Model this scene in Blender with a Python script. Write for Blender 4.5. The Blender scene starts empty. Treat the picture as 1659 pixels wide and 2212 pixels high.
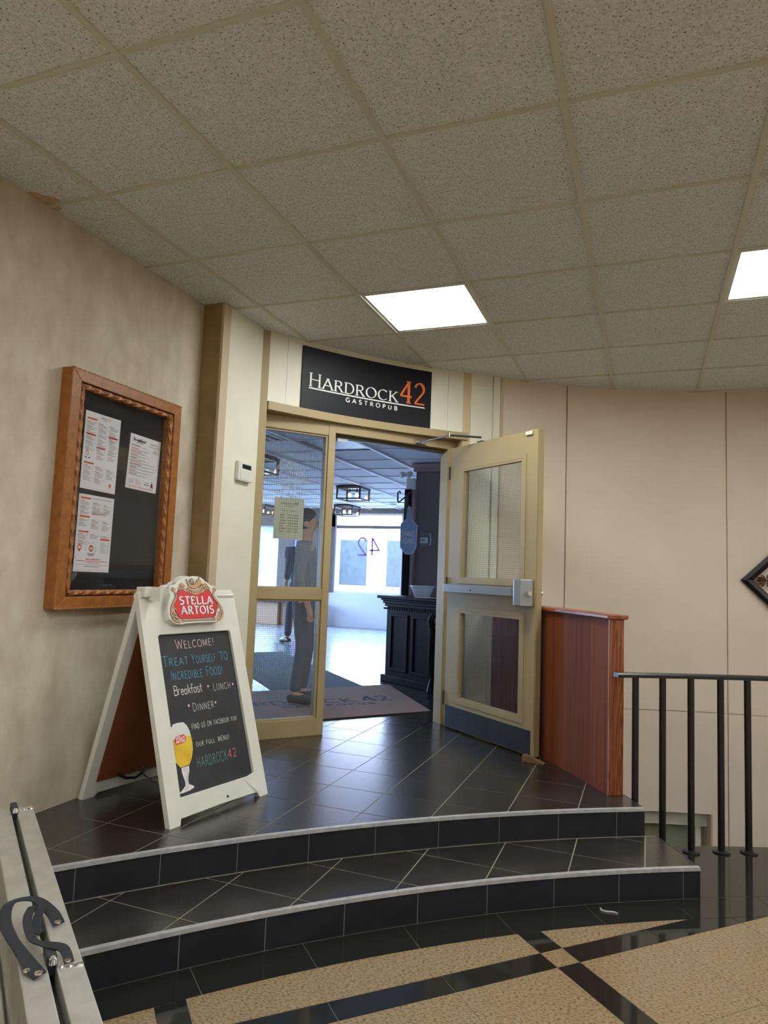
import bpy, bmesh, math, random
from mathutils import Vector, Matrix
random.seed(7)
PI = math.pi
sc = bpy.context.scene

# ------------------------------------------------------------------ camera, light, exposure
cam_d = bpy.data.cameras.new('camera'); cam = bpy.data.objects.new('camera', cam_d)
sc.collection.objects.link(cam); sc.camera = cam
cam_d.sensor_fit = 'HORIZONTAL'; cam_d.sensor_width = 36.0; cam_d.lens = 36.0 * 1492.8 / 1659.0
cam_d.clip_start = 0.02; cam_d.clip_end = 200
RR = ((0.93442747, 0.35415752, 0.03765316), (-0.00342303, -0.09678627, 0.9952993), (0.35613704, -0.93016389, -0.08922745))
cam.matrix_world = Matrix(((RR[0][0], RR[1][0], RR[2][0], 0), (RR[0][1], RR[1][1], RR[2][1], 0), (RR[0][2], RR[1][2], RR[2][2], 1.361), (0, 0, 0, 1)))
w = bpy.data.worlds.new('daylight'); sc.world = w; w.use_nodes = True
bg = w.node_tree.nodes['Background']
bg.inputs[0].default_value = (0.44, 0.66, 1.0, 1); bg.inputs[1].default_value = 38.0
sc.view_settings.view_transform = 'Standard'; sc.view_settings.look = 'None'
sc.view_settings.exposure = 0.0; sc.view_settings.gamma = 1.0; sc.view_settings.use_curve_mapping = False
LENS_POWER = 27.0
try:
    sc.cycles.use_denoising = True; sc.cycles.max_bounces = 7; sc.cycles.diffuse_bounces = 4
    sc.cycles.glossy_bounces = 4; sc.cycles.transparent_max_bounces = 12; sc.cycles.sample_clamp_indirect = 20.0
    sc.cycles.caustics_reflective = False; sc.cycles.caustics_refractive = False
except Exception: pass

# ------------------------------------------------------------------ materials
def srgb(r, g, b):
    f = lambda c: (c / 255 / 12.92) if c / 255 <= 0.04045 else ((c / 255 + 0.055) / 1.055) ** 2.4
    return (f(r), f(g), f(b), 1)
MATS = {}
def mat(name, col, rough=0.6, metal=0.0, spec=0.5, noise=None, col2=None, bump=None, coat=0.0, stretch=(1, 1, 1), thr=(0.3, 0.7), detail=4):
    """noise = scale of a colour mottle towards col2; bump = (scale, strength)"""
    m = bpy.data.materials.new(name); m.use_nodes = True; nt = m.node_tree; p = nt.nodes['Principled BSDF']
    p.inputs['Base Color'].default_value = col; p.inputs['Roughness'].default_value = rough
    p.inputs['Metallic'].default_value = metal; p.inputs['Specular IOR Level'].default_value = spec
    p.inputs['Coat Weight'].default_value = coat
    if noise or bump:
        tc = nt.nodes.new('ShaderNodeNewGeometry'); mp = nt.nodes.new('ShaderNodeMapping')
        mp.inputs['Scale'].default_value = stretch; nt.links.new(tc.outputs['Position'], mp.inputs['Vector'])
    if noise:
        n = nt.nodes.new('ShaderNodeTexNoise'); n.inputs['Scale'].default_value = noise; n.inputs['Detail'].default_value = detail
        nt.links.new(mp.outputs[0], n.inputs['Vector'])
        r = nt.nodes.new('ShaderNodeValToRGB'); r.color_ramp.elements[0].position = thr[0]; r.color_ramp.elements[1].position = thr[1]
        r.color_ramp.elements[0].color = col; r.color_ramp.elements[1].color = col2 or col
        nt.links.new(n.outputs['Fac'], r.inputs[0]); nt.links.new(r.outputs[0], p.inputs['Base Color'])
    if bump:
        n2 = nt.nodes.new('ShaderNodeTexNoise'); n2.inputs['Scale'].default_value = bump[0]; n2.inputs['Detail'].default_value = 3
        nt.links.new(mp.outputs[0], n2.inputs['Vector'])
        b = nt.nodes.new('ShaderNodeBump'); b.inputs['Strength'].default_value = bump[1]; b.inputs['Distance'].default_value = 0.004
        nt.links.new(n2.outputs['Fac'], b.inputs['Height']); nt.links.new(b.outputs[0], p.inputs['Normal'])
    MATS[name] = m; return m
def emis(name, col, s):
    m = bpy.data.materials.new(name); m.use_nodes = True; nt = m.node_tree; nt.nodes.remove(nt.nodes['Principled BSDF'])
    e = nt.nodes.new('ShaderNodeEmission'); e.inputs[0].default_value = col; e.inputs[1].default_value = s
    nt.links.new(e.outputs[0], nt.nodes['Material Output'].inputs[0]); return m
def pane_mat(name, tint=(1, 1, 1, 1), refl=0.06, rough=0.02):
    m = bpy.data.materials.new(name); m.use_nodes = True; nt = m.node_tree; nt.nodes.remove(nt.nodes['Principled BSDF'])
    t = nt.nodes.new('ShaderNodeBsdfTransparent'); t.inputs[0].default_value = tint
    g = nt.nodes.new('ShaderNodeBsdfGlossy'); g.inputs['Roughness'].default_value = rough
    f = nt.nodes.new('ShaderNodeLayerWeight'); f.inputs[0].default_value = 0.5
    pw = nt.nodes.new('ShaderNodeMath'); pw.operation = 'POWER'; pw.inputs[1].default_value = 4.5; nt.links.new(f.outputs['Facing'], pw.inputs[0])
    a = nt.nodes.new('ShaderNodeMath'); a.operation = 'MULTIPLY_ADD'; a.inputs[1].default_value = 0.9; a.inputs[2].default_value = refl / 2; a.use_clamp = True
    mx = nt.nodes.new('ShaderNodeMixShader'); nt.links.new(pw.outputs[0], a.inputs[0]); nt.links.new(a.outputs[0], mx.inputs[0])
    nt.links.new(t.outputs[0], mx.inputs[1]); nt.links.new(g.outputs[0], mx.inputs[2]); nt.links.new(mx.outputs[0], nt.nodes['Material Output'].inputs[0])
    return m
def ceiling_tile_mat():
    m = mat('mineral_tile', srgb(228, 232, 232), 0.95, spec=0.1)
    nt = m.node_tree; p = nt.nodes['Principled BSDF']
    g = nt.nodes.new('ShaderNodeNewGeometry')
    n = nt.nodes.new('ShaderNodeTexNoise'); n.inputs['Scale'].default_value = 95; n.inputs['Detail'].default_value = 3; n.inputs['Roughness'].default_value = 0.6
    n2 = nt.nodes.new('ShaderNodeTexNoise'); n2.inputs['Scale'].default_value = 130; n2.inputs['Detail'].default_value = 2
    for q in (n, n2): nt.links.new(g.outputs['Position'], q.inputs['Vector'])
    r = nt.nodes.new('ShaderNodeValToRGB'); r.color_ramp.elements[0].position = 0.30; r.color_ramp.elements[0].color = srgb(124, 120, 110)
    r.color_ramp.elements[1].position = 0.40; r.color_ramp.elements[1].color = srgb(234, 239, 241)
    r3_ = nt.nodes.new('ShaderNodeValToRGB'); r3_.color_ramp.elements[0].position = .38; r3_.color_ramp.elements[1].position = .58
    r3_.color_ramp.elements[0].color = (.83, .83, .83, 1); r3_.color_ramp.elements[1].color = (1, 1, 1, 1); nt.links.new(n.outputs['Fac'], r3_.inputs[0])
    mm = nt.nodes.new('ShaderNodeMixRGB'); mm.blend_type = 'MULTIPLY'; mm.inputs[0].default_value = 1; nt.links.new(r.outputs[0], mm.inputs[1]); nt.links.new(r3_.outputs[0], mm.inputs[2])
    nt.links.new(n2.outputs['Fac'], r.inputs[0]); nt.links.new(mm.outputs[0], p.inputs['Base Color'])
    b = nt.nodes.new('ShaderNodeBump'); b.inputs['Strength'].default_value = 0.9; b.inputs['Distance'].default_value = 0.011
    nt.links.new(n.outputs['Fac'], b.inputs['Height']); nt.links.new(b.outputs[0], p.inputs['Normal']); return m
def wood_mat(name, c1, c2, rough=0.4, sc_=(9, 9, 0.7), rings=5.0, bump=0.15):
    m = mat(name, c1, rough); nt = m.node_tree; p = nt.nodes['Principled BSDF']
    g = nt.nodes.new('ShaderNodeNewGeometry'); mp = nt.nodes.new('ShaderNodeMapping'); mp.inputs['Scale'].default_value = sc_
    nt.links.new(g.outputs['Position'], mp.inputs['Vector'])
    n = nt.nodes.new('ShaderNodeTexNoise'); n.inputs['Scale'].default_value = 1.0; n.inputs['Detail'].default_value = 5; n.inputs['Distortion'].default_value = 0.6
    nt.links.new(mp.outputs[0], n.inputs['Vector'])
    a = nt.nodes.new('ShaderNodeMath'); a.operation = 'MULTIPLY'; a.inputs[1].default_value = rings
    fr = nt.nodes.new('ShaderNodeMath'); fr.operation = 'PINGPONG'; fr.inputs[1].default_value = 0.5
    nt.links.new(n.outputs['Fac'], a.inputs[0]); nt.links.new(a.outputs[0], fr.inputs[0])
    r = nt.nodes.new('ShaderNodeValToRGB'); r.color_ramp.elements[0].color = c2; r.color_ramp.elements[1].color = c1
    r.color_ramp.elements[0].position = 0.0; r.color_ramp.elements[1].position = 0.3
    nt.links.new(fr.outputs[0], r.inputs[0]); nt.links.new(r.outputs[0], p.inputs['Base Color'])
    b = nt.nodes.new('ShaderNodeBump'); b.inputs['Strength'].default_value = bump; b.inputs['Distance'].default_value = 0.002
    nt.links.new(fr.outputs[0], b.inputs['Height']); nt.links.new(b.outputs[0], p.inputs['Normal']); return m

M_TILE = ceiling_tile_mat()
M_GRID = mat('grid_metal', srgb(200, 201, 188), 0.5)
M_STAIN = mat('water_stain', srgb(190, 156, 118), 0.9, noise=40, col2=srgb(205, 178, 145))
M_PAPER_WALL = mat('mottled_wallpaper', srgb(181, 169, 146), 0.8, noise=7, col2=srgb(204, 195, 176), bump=(60, 0.2), stretch=(1, 1.6, 0.9), detail=9)
M_SHADED_WALL = mat('shaded_wallpaper', srgb(132, 108, 70), 0.7, noise=6, col2=srgb(158, 132, 90), bump=(60, 0.2), detail=8)  # left-wall wallpaper with the pillar's shade put into its colour
M_CREAM = mat('cream_paint', srgb(218, 214, 194), 0.5, noise=2.5, col2=srgb(226, 224, 206))
M_PINKCREAM = mat('beige_paint', srgb(196, 176, 148), 0.5)
M_TAN = mat('tan_metal_paint', srgb(158, 139, 100), 0.5, noise=3, col2=srgb(165, 147, 108), bump=(250, 0.06))
M_BEIGE = mat('beige_vinyl_wall', srgb(214, 199, 180), 0.55, noise=2.2, col2=srgb(220, 206, 188), bump=(190, 0.15))
M_SEAM = mat('seam_tan', srgb(206, 184, 146), 0.6)
M_SLATE = mat('charcoal_floor_tile', srgb(32, 30, 28), 0.27, noise=5, col2=srgb(46, 43, 39), bump=(80, 0.25), detail=7, spec=0.6, coat=0.35)
M_SLATE.node_tree.nodes['Principled BSDF'].inputs['Coat Roughness'].default_value = 0.22
M_RISER = mat('charcoal_riser_tile', srgb(27, 28, 33), 0.5, noise=7, col2=srgb(36, 37, 42), bump=(120, 0.2), detail=6, spec=.3)
M_GROUT = mat('grout', srgb(122, 120, 116), 0.9)
M_GROUT_D = mat('floor_grout', srgb(132, 126, 108), 0.9)
M_GRANITE = mat('black_granite', srgb(24, 24, 23), 0.07, noise=240, col2=srgb(40, 40, 37), spec=0.5)
M_BGRAN = mat('beige_granite', srgb(84, 62, 40), 0.16, noise=85, col2=srgb(150, 129, 99), thr=(0.30, 0.53), stretch=(1, 2.0, 1), detail=9)
M_ALU = mat('brushed_aluminium', srgb(186, 184, 176), 0.42, metal=0.75, noise=18, col2=srgb(205, 203, 196))
M_NOSE = mat('aluminium_nosing', srgb(190, 190, 192), 0.45, metal=0.35, noise=30, col2=srgb(165, 165, 166))
M_SILVER = mat('silver_paint', srgb(158, 162, 164), 0.35, metal=0.5)
M_CHROME = mat('chrome', srgb(225, 225, 228), 0.12, metal=1.0)
M_STEEL = mat('dull_steel', srgb(38, 38, 42), 0.5, metal=0.1, noise=6, col2=srgb(52, 52, 57), spec=.35)
M_OAK = wood_mat('red_oak_end', srgb(150, 86, 48), srgb(96, 46, 24), 0.4, (14, 14, 1.1), 9, 0.3)
M_OAK_CAP = wood_mat('red_oak_cap', srgb(150, 84, 50), srgb(112, 56, 32), 0.35, (3, 3, 20), 6)
M_PLY1 = wood_mat('stained_veneer', srgb(112, 58, 34), srgb(94, 46, 27), 0.62, (16, 16, 0.6), 3)
M_PLY2 = wood_mat('stained_veneer_light', srgb(124, 66, 40), srgb(106, 54, 32), 0.62, (17, 17, 0.5), 3)
for q_ in (M_PLY1, M_PLY2): q_.node_tree.nodes['Principled BSDF'].inputs['Specular IOR Level'].default_value = .1
M_BOARDWOOD = mat('golden_frame_wood', srgb(158, 98, 40), 0.42, noise=26, col2=srgb(128, 76, 28), bump=(120, .3), thr=(.35, .75), detail=9)
M_ROPE = mat('carved_rope_wood', srgb(168, 108, 56), 0.42, noise=30, col2=srgb(140, 84, 40))
M_WEDGE = wood_mat('rough_pine', srgb(118, 88, 54), srgb(76, 54, 32), 0.8, (30, 8, 30), 3)
M_BLACKP = mat('black_paint', srgb(24, 24, 26), 0.35)
M_BLACKIRON = mat('black_iron', srgb(20, 20, 22), 0.3, spec=0.6)
M_FELT = mat('black_felt', srgb(22, 23, 27), 0.9, noise=12, col2=srgb(28, 29, 34), spec=.2)
M_WHITEPL = mat('white_plastic', srgb(222, 221, 212), 0.4, bump=(300, 0.08), noise=5, col2=srgb(212, 211, 201))
M_CHALK = mat('chalkboard', srgb(38, 39, 43), 0.55, noise=8, col2=srgb(50, 51, 55), detail=8)
M_HARDB = mat('brown_hardboard', srgb(120, 66, 36), 0.45, noise=9, col2=srgb(132, 76, 44))
M_PAPER = mat('paper', srgb(224, 222, 222), 0.5)
M_PAPERH = mat('hours_paper', srgb(206, 204, 184), 0.6)
M_PRINTK = mat('print_black', srgb(44, 42, 46), 0.7); M_PRINTG = mat('print_grey', srgb(128, 124, 126), 0.7)
M_PRINTR = mat('print_red', srgb(206, 72, 52), 0.7)
M_SIGN = mat('sign_black', srgb(17, 18, 25), 0.45, spec=0.25)
M_SIGNW = mat('sign_white', srgb(228, 230, 228), 0.5); M_SIGNO = mat('sign_orange', srgb(226, 104, 34), 0.5)
M_RED = mat('badge_red', srgb(214, 40, 50), 0.45); M_GOLD = mat('badge_gold', srgb(202, 152, 112), 0.5); M_INK = mat('badge_ink', srgb(58, 32, 28), 0.5)
M_ETCH = mat('etched_letters', srgb(150, 152, 158), 0.7)
M_WIRE = mat('glass_wire', srgb(78, 86, 100), 0.4)
M_GLASS = pane_mat('clear_glass', (0.97, 0.99, 0.985, 1)); M_GLASSB = pane_mat('board_glass', (0.985, 0.99, 1, 1), 0.09, 0.03)
M_SKIN = mat('skin', srgb(196, 148, 122), 0.55)
LENS = emis('light_diffuser', (0.97, 1.0, 0.99, 1), LENS_POWER)

# ------------------------------------------------------------------ mesh helpers
ORG = {}
def V(*a): return Vector(a)
class MB:
    def __init__(s): s.v = []; s.f = []; s.sm = False
    def add(s, vs, fs):
        b = len(s.v); s.v += [Vector(p) for p in vs]; s.f += [tuple(b + i for i in f) for f in fs]; return s
    def box(s, x0, x1, y0, y1, z0, z1):
        return s.fbox(WF, x0, x1, y0, y1, z0, z1)
    def fbox(s, F, u0, u1, v0, v1, n0, n1):
        P = [F.p(u, v, n) for n in (n0, n1) for v in (v0, v1) for u in (u0, u1)]
        return s.add(P, [(0, 2, 3, 1), (4, 5, 7, 6), (0, 1, 5, 4), (2, 6, 7, 3), (0, 4, 6, 2), (1, 3, 7, 5)])
    def prism(s, F, poly, n0, n1):
        n = len(poly); P = [F.p(u, v, n0) for u, v in poly] + [F.p(u, v, n1) for u, v in poly]
        return s.add(P, [tuple(range(n - 1, -1, -1)), tuple(range(n, 2 * n))] + [(i, (i + 1) % n, n + (i + 1) % n, n + i) for i in range(n)])
    def ring(s, F, outer, inner, n0, n1):
        n = len(outer); P = [F.p(u, v, d) for d in (n0, n1) for L in (outer, inner) for u, v in L]; fs = []
        for i in range(n):
            j = (i + 1) % n
            fs += [(i, j, n + j, n + i)[::-1], (2 * n + i, 2 * n + j, 3 * n + j, 3 * n + i), (i, j, 2 * n + j, 2 * n + i), (n + j, n + i, 3 * n + i, 3 * n + j)]
        return s.add(P, fs)
    def tube(s, path, r, n=8, closed=False, rs=None):
        path = [Vector(p) for p in path]; m = len(path); rings = []; up = None
        for i, p in enumerate(path):
            a = path[(i - 1) % m] if (i or closed) else p; b = path[(i + 1) % m] if (i < m - 1 or closed) else p
            t = (b - a).normalized()
            if up is None: up = t.orthogonal().normalized()
            up = (up - t * up.dot(t)); up = up.normalized() if up.length > 1e-6 else t.orthogonal().normalized()
            q = t.cross(up); rr = rs[i] if rs else r
            rings.append([p + (up * math.cos(2 * PI * k / n) + q * math.sin(2 * PI * k / n)) * rr for k in range(n)])
        b0 = len(s.v); s.v += [x for rg in rings for x in rg]
        for i in range(m if closed else m - 1):
            for k in range(n):
                a = b0 + i * n + k; b = b0 + i * n + (k + 1) % n; c = b0 + ((i + 1) % m) * n + (k + 1) % n; d = b0 + ((i + 1) % m) * n + k
                s.f.append((a, b, c, d))
        if not closed: s.f.append(tuple(b0 + k for k in range(n - 1, -1, -1))); s.f.append(tuple(b0 + (m - 1) * n + k for k in range(n)))
        s.sm = True; return s
    def lathe(s, c, prof, n=16, axis=None):
        A = Vector(axis).normalized() if axis else Vector((0, 0, 1)); X = A.orthogonal().normalized(); Y = A.cross(X); c = Vector(c); b0 = len(s.v)
        for r, h in prof:
            for k in range(n): s.v.append(c + A * h + (X * math.cos(2 * PI * k / n) + Y * math.sin(2 * PI * k / n)) * r)
        for i in range(len(prof) - 1):
            for k in range(n): s.f.append((b0 + i * n + k, b0 + i * n + (k + 1) % n, b0 + (i + 1) * n + (k + 1) % n, b0 + (i + 1) * n + k))
        s.f.append(tuple(b0 + k for k in range(n - 1, -1, -1))); s.f.append(tuple(b0 + (len(prof) - 1) * n + k for k in range(n)))
        s.sm = True; return s
    def arcbox(s, C, r0, r1, a0, a1, z0, z1, n=None):
        n = n or max(1, int(abs(a1 - a0) / 1.5)); P = []
        for i in range(n + 1):
            t = math.radians(a0 + (a1 - a0) * i / n); c, q = math.cos(t), math.sin(t)
            for r, z in ((r0, z0), (r1, z0), (r1, z1), (r0, z1)): P.append((C[0] + r * c, C[1] + r * q, z))
        fs = []
        for i in range(n):
            for k in range(4): fs.append((i * 4 + k, i * 4 + (k + 1) % 4, i * 4 + 4 + (k + 1) % 4, i * 4 + 4 + k))
        fs += [(3, 2, 1, 0), (n * 4, n * 4 + 1, n * 4 + 2, n * 4 + 3)]
        return s.add(P, fs)
class Frame:
    def __init__(s, O, U, V_, N): s.O, s.U, s.V, s.N = Vector(O), Vector(U).normalized(), Vector(V_).normalized(), Vector(N).normalized()
    def p(s, u, v, n=0.0): return s.O + s.U * u + s.V * v + s.N * n
WF = Frame((0, 0, 0), (1, 0, 0), (0, 1, 0), (0, 0, 1))
def setp(o, label=None, cat=None, group=None, kind=None):
    if label: o['label'] = label
    if cat: o['category'] = cat
    if group: o['group'] = group
    if kind: o['kind'] = kind
    return o
def make(name, mb, m, parent=None, bevel=0.0, label=None, cat=None, group=None, kind=None, keep=None):
    vs = mb.v; n = len(vs)
    lo = Vector((min(v.x for v in vs), min(v.y for v in vs), min(v.z for v in vs))); hi = Vector((max(v.x for v in vs), max(v.y for v in vs), max(v.z for v in vs)))
    c = Vector(((lo.x + hi.x) / 2, (lo.y + hi.y) / 2, lo.z))
    me = bpy.data.meshes.new(name); me.from_pydata([v - c for v in vs], [], mb.f); me.update()
    bm = bmesh.new(); bm.from_mesh(me); bmesh.ops.recalc_face_normals(bm, faces=bm.faces); bm.to_mesh(me); bm.free()
    if mb.sm:
        for p in me.polygons: p.use_smooth = True
        try: me.set_sharp_from_angle(angle=math.radians(40))
        except Exception: pass
    for q in (m if isinstance(m, (list, tuple)) else [m]): me.materials.append(q)
    o = bpy.data.objects.new(name, me); sc.collection.objects.link(o); ORG[o.name] = c
    if parent: o.parent = parent; o.location = c - ORG[parent.name]
    else: o.location = c
    if bevel:
        b = o.modifiers.new('bevel', 'BEVEL'); b.width = bevel; b.segments = 2; b.limit_method = 'ANGLE'; b.angle_limit = math.radians(40)
    return setp(o, label, cat, group, kind)
def empty(name, loc, label=None, cat=None, group=None, kind=None):
    o = bpy.data.objects.new(name, None); sc.collection.objects.link(o); o.location = loc; o.empty_display_size = 0.1
    ORG[o.name] = Vector(loc); return setp(o, label, cat, group, kind)
def copy_tree(o, parent=None):
    c = o.copy(); sc.collection.objects.link(c); c.parent = parent
    for ch in list(o.children): copy_tree(ch, c)
    return c
def clip(poly, px, py, nx, ny):
    """keep the side where (p-P).n >= 0"""
    out = []
    for i in range(len(poly)):
        a, b = poly[i], poly[(i + 1) % len(poly)]
        da = (a[0] - px) * nx + (a[1] - py) * ny; db = (b[0] - px) * nx + (b[1] - py) * ny
        if da >= 0: out.append(a)
        if (da >= 0) != (db >= 0): t = da / (da - db); out.append((a[0] + (b[0] - a[0]) * t, a[1] + (b[1] - a[1]) * t))
    return out
def area(p): return 0.5 * abs(sum(p[i][0] * p[(i + 1) % len(p)][1] - p[(i + 1) % len(p)][0] * p[i][1] for i in range(len(p)))) if len(p) > 2 else 0
def inset(x0, x1, y0, y1, g): return [(x0 + g, y0 + g), (x1 - g, y0 + g), (x1 - g, y1 - g), (x0 + g, y1 - g)]

# ------------------------------------------------------------------ lettering: strokes turned into flat ribbons
def arc(cx, cy, rx, ry, a0, a1, n=9):
    return [(cx + rx * math.cos(math.radians(a0 + (a1 - a0) * i / n)), cy + ry * math.sin(math.radians(a0 + (a1 - a0) * i / n))) for i in range(n + 1)]
G = {
 'A': (.78, [[(.02, 0), (.39, 1)], [(.39, 1), (.76, 0)], [(.15, .34), (.63, .34)]]),
 'B': (.62, [[(.1, 0), (.1, 1)], [(.1, 1), (.32, 1)] + arc(.34, .77, .2, .23, 90, -90) + [(.1, .54)], [(.32, .54)] + arc(.36, .27, .24, .27, 90, -90) + [(.1, 0)]]),
 'C': (.76, [arc(.42, .5, .38, .5, 42, 318, 16)]),
 'D': (.76, [[(.1, 0), (.1, 1)], [(.1, 1), (.3, 1)] + arc(.32, .5, .38, .5, 90, -90, 14) + [(.1, 0)]]),
 'E': (.6, [[(.1, 0), (.1, 1)], [(.1, 1), (.55, 1)], [(.1, .53), (.48, .53)], [(.1, 0), (.57, 0)]]),
 'F': (.56, [[(.1, 0), (.1, 1)], [(.1, 1), (.54, 1)], [(.1, .52), (.45, .52)]]),
 'G': (.8, [arc(.42, .5, .38, .5, 45, 325, 16), [(.73, .08), (.73, .42)], [(.5, .44), (.78, .44)]]),
 'H': (.76, [[(.1, 0), (.1, 1)], [(.66, 0), (.66, 1)], [(.1, .52), (.66, .52)]]),
 'I': (.22, [[(.11, 0), (.11, 1)]]),
 'K': (.7, [[(.1, 0), (.1, 1)], [(.6, 1), (.12, .42)], [(.27, .58), (.66, 0)]]),
 'L': (.56, [[(.1, 0), (.1, 1)], [(.1, 0), (.54, 0)]]),
 'M': (.86, [[(.08, 0), (.1, 1)], [(.1, 1), (.43, .1)], [(.43, .1), (.76, 1)], [(.76, 1), (.78, 0)]]),
 'N': (.76, [[(.1, 0), (.1, 1)], [(.1, 1), (.66, 0)], [(.66, 0), (.66, 1)]]),
 'O': (.84, [arc(.42, .5, .38, .5, 90, 450, 22)]),
 'P': (.6, [[(.1, 0), (.1, 1)], [(.1, 1), (.3, 1)] + arc(.32, .74, .22, .26, 90, -90) + [(.1, .48)]]),
 'R': (.68, [[(.1, 0), (.1, 1)], [(.1, 1), (.3, 1)] + arc(.32, .75, .22, .25, 90, -90) + [(.1, .5)], [(.32, .5), (.64, 0)]]),
 'S': (.58, [arc(.3, .76, .22, .24, 30, 270, 12) + arc(.3, .26, .24, .26, 90, -150, 12)[1:]]),
 'T': (.66, [[(.33, 0), (.33, 1)], [(.02, 1), (.64, 1)]]),
 'U': (.74, [[(.1, 1), (.1, .32)] + arc(.37, .3, .27, .3, 180, 360) + [(.64, 1)]]),
 'V': (.74, [[(.02, 1), (.37, 0)], [(.37, 0), (.72, 1)]]),
 'W': (1.0, [[(.02, 1), (.27, 0)], [(.27, 0), (.5, .85)], [(.5, .85), (.73, 0)], [(.73, 0), (.98, 1)]]),
 'X': (.66, [[(.04, 1), (.62, 0)], [(.62, 1), (.04, 0)]]),
 'Y': (.68, [[(.02, 1), (.34, .48)], [(.66, 1), (.34, .48)], [(.34, .48), (.34, 0)]]),
 '0': (.62, [arc(.31, .5, .25, .5, 90, 450, 18)]), '1': (.3, [[(.04, .82), (.17, 1)], [(.17, 1), (.17, 0)]]),
 '2': (.6, [arc(.29, .72, .23, .28, 165, -35, 12) + [(.05, .02)], [(.05, .02), (.56, .02)]]),
 '3': (.56, [arc(.27, .76, .2, .24, 150, -90, 10) + arc(.27, .26, .24, .26, 90, -150, 10)[1:]]),
 '4': (.64, [[(.46, 0), (.46, 1)], [(.46, 1), (.03, .3)], [(.03, .3), (.62, .3)]]),
 '6': (.58, [[(.46, 1), (.14, .55)] + arc(.29, .29, .23, .29, 150, 510, 18)]),
 '&': (.8, [[(.76, 0), (.2, .78)] + arc(.36, .84, .16, .16, 200, -30, 8) + [(.16, .42)] + arc(.3, .24, .22, .24, 140, 300, 8) + [(.72, .5)]]),
 '!': (.2, [[(.1, .3), (.12, 1)], [(.09, 0), (.11, .06)]]), '.': (.2, [[(.08, 0), (.12, .04)]]), "'": (.14, [[(.07, .8), (.08, 1)]]), ' ': (.42, []),
 '-': (.4, [[(.05, .45), (.35, .45)]]), ':': (.2, [[(.1, .1), (.1, .16)], [(.1, .5), (.1, .56)]]),
 '*': (.5, [[(.25 + .22 * math.cos(PI / 2 + k * 4 * PI / 5), .5 + .22 * math.sin(PI / 2 + k * 4 * PI / 5)) for k in range(6)]]),
 'b': (.5, [[(.08, 0), (.08, 1)], arc(.27, .29, .19, .29, 180, -180, 14)]), 'r': (.38, [[(.08, 0), (.08, .6)], [(.08, .38)] + arc(.24, .42, .16, .18, 180, 45, 6)]),
 'e': (.5, [[(.06, .32), (.45, .34)] + arc(.26, .3, .2, .3, 5, 320, 12)]), 'a': (.52, [arc(.25, .28, .2, .28, 60, 400, 14), [(.44, .6), (.45, .02)]]),
 'k': (.46, [[(.08, 0), (.08, 1)], [(.4, .6), (.08, .25)], [(.2, .36), (.44, 0)]]), 'f': (.4, [[(.16, 0), (.16, .78)] + arc(.3, .8, .14, .2, 180, 40, 6), [(.02, .55), (.36, .57)]]),
 's': (.42, [arc(.21, .45, .15, .14, 40, 270, 8) + arc(.21, .16, .17, .16, 90, -150, 8)[1:]]), 't': (.38, [[(.18, .92), (.18, .12), (.34, .0)], [(.0, .6), (.36, .62)]]),
 'o': (.5, [arc(.25, .3, .2, .3, 90, 450, 14)]), 'n': (.5, [[(.08, 0), (.08, .6)], [(.08, .38)] + arc(.25, .4, .17, .2, 170, 0, 8) + [(.42, 0)]]),
 'l': (.2, [[(.1, 0), (.1, 1)]]), 'h': (.5, [[(.08, 0), (.08, 1)], [(.08, .38)] + arc(.25, .4, .17, .2, 170, 0, 8) + [(.42, 0)]]), 'u': (.5, [[(.08, .6), (.08, .2)] + arc(.25, .2, .17, .2, 180, 360, 8) + [(.42, .6)]]),
 'c': (.46, [arc(.26, .3, .19, .3, 45, 315, 12)]), 'd': (.52, [[(.44, 0), (.44, 1)], arc(.25, .29, .19, .29, 0, 360, 14)]), 'i': (.18, [[(.09, 0), (.09, .6)], [(.09, .8), (.09, .86)]]), 'm': (.74, [[(.08, 0), (.08, .6)], arc(.23, .4, .15, .2, 170, 0, 6) + [(.38, 0)], arc(.53, .4, .15, .2, 170, 0, 6) + [(.68, 0)]]),
}
def ribbon(pts, hw):
    """quad strip along pts; hw(direction angle) gives the half width"""
    n = len(pts); vs = []
    closed = n > 3 and abs(pts[0][0] - pts[-1][0]) + abs(pts[0][1] - pts[-1][1]) < 1e-6
    for i in range(n):
        a = pts[i - 1] if i else (pts[-2] if closed else pts[0]); b = pts[i + 1] if i < n - 1 else (pts[1] if closed else pts[-1])
        dx, dy = b[0] - a[0], b[1] - a[1]; L = math.hypot(dx, dy) or 1e-9; dx /= L; dy /= L; h = hw(math.atan2(dy, dx))
        k = 1.0
        if 0 < i < n - 1:
            c = pts[i]; d1 = math.atan2(c[1] - a[1], c[0] - a[0]); d2 = math.atan2(b[1] - c[1], b[0] - c[0]); k = 1 / max(0.5, math.cos((d2 - d1) / 2)) if abs(math.cos((d2 - d1) / 2)) > .2 else 1
            k = min(k, 1.6)
        vs += [(pts[i][0] - dy * h * k, pts[i][1] + dx * h * k), (pts[i][0] + dy * h * k, pts[i][1] - dx * h * k)]
    return vs, [(2 * i, 2 * i + 1, 2 * i + 3, 2 * i + 2) for i in range(n - 1)]
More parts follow.
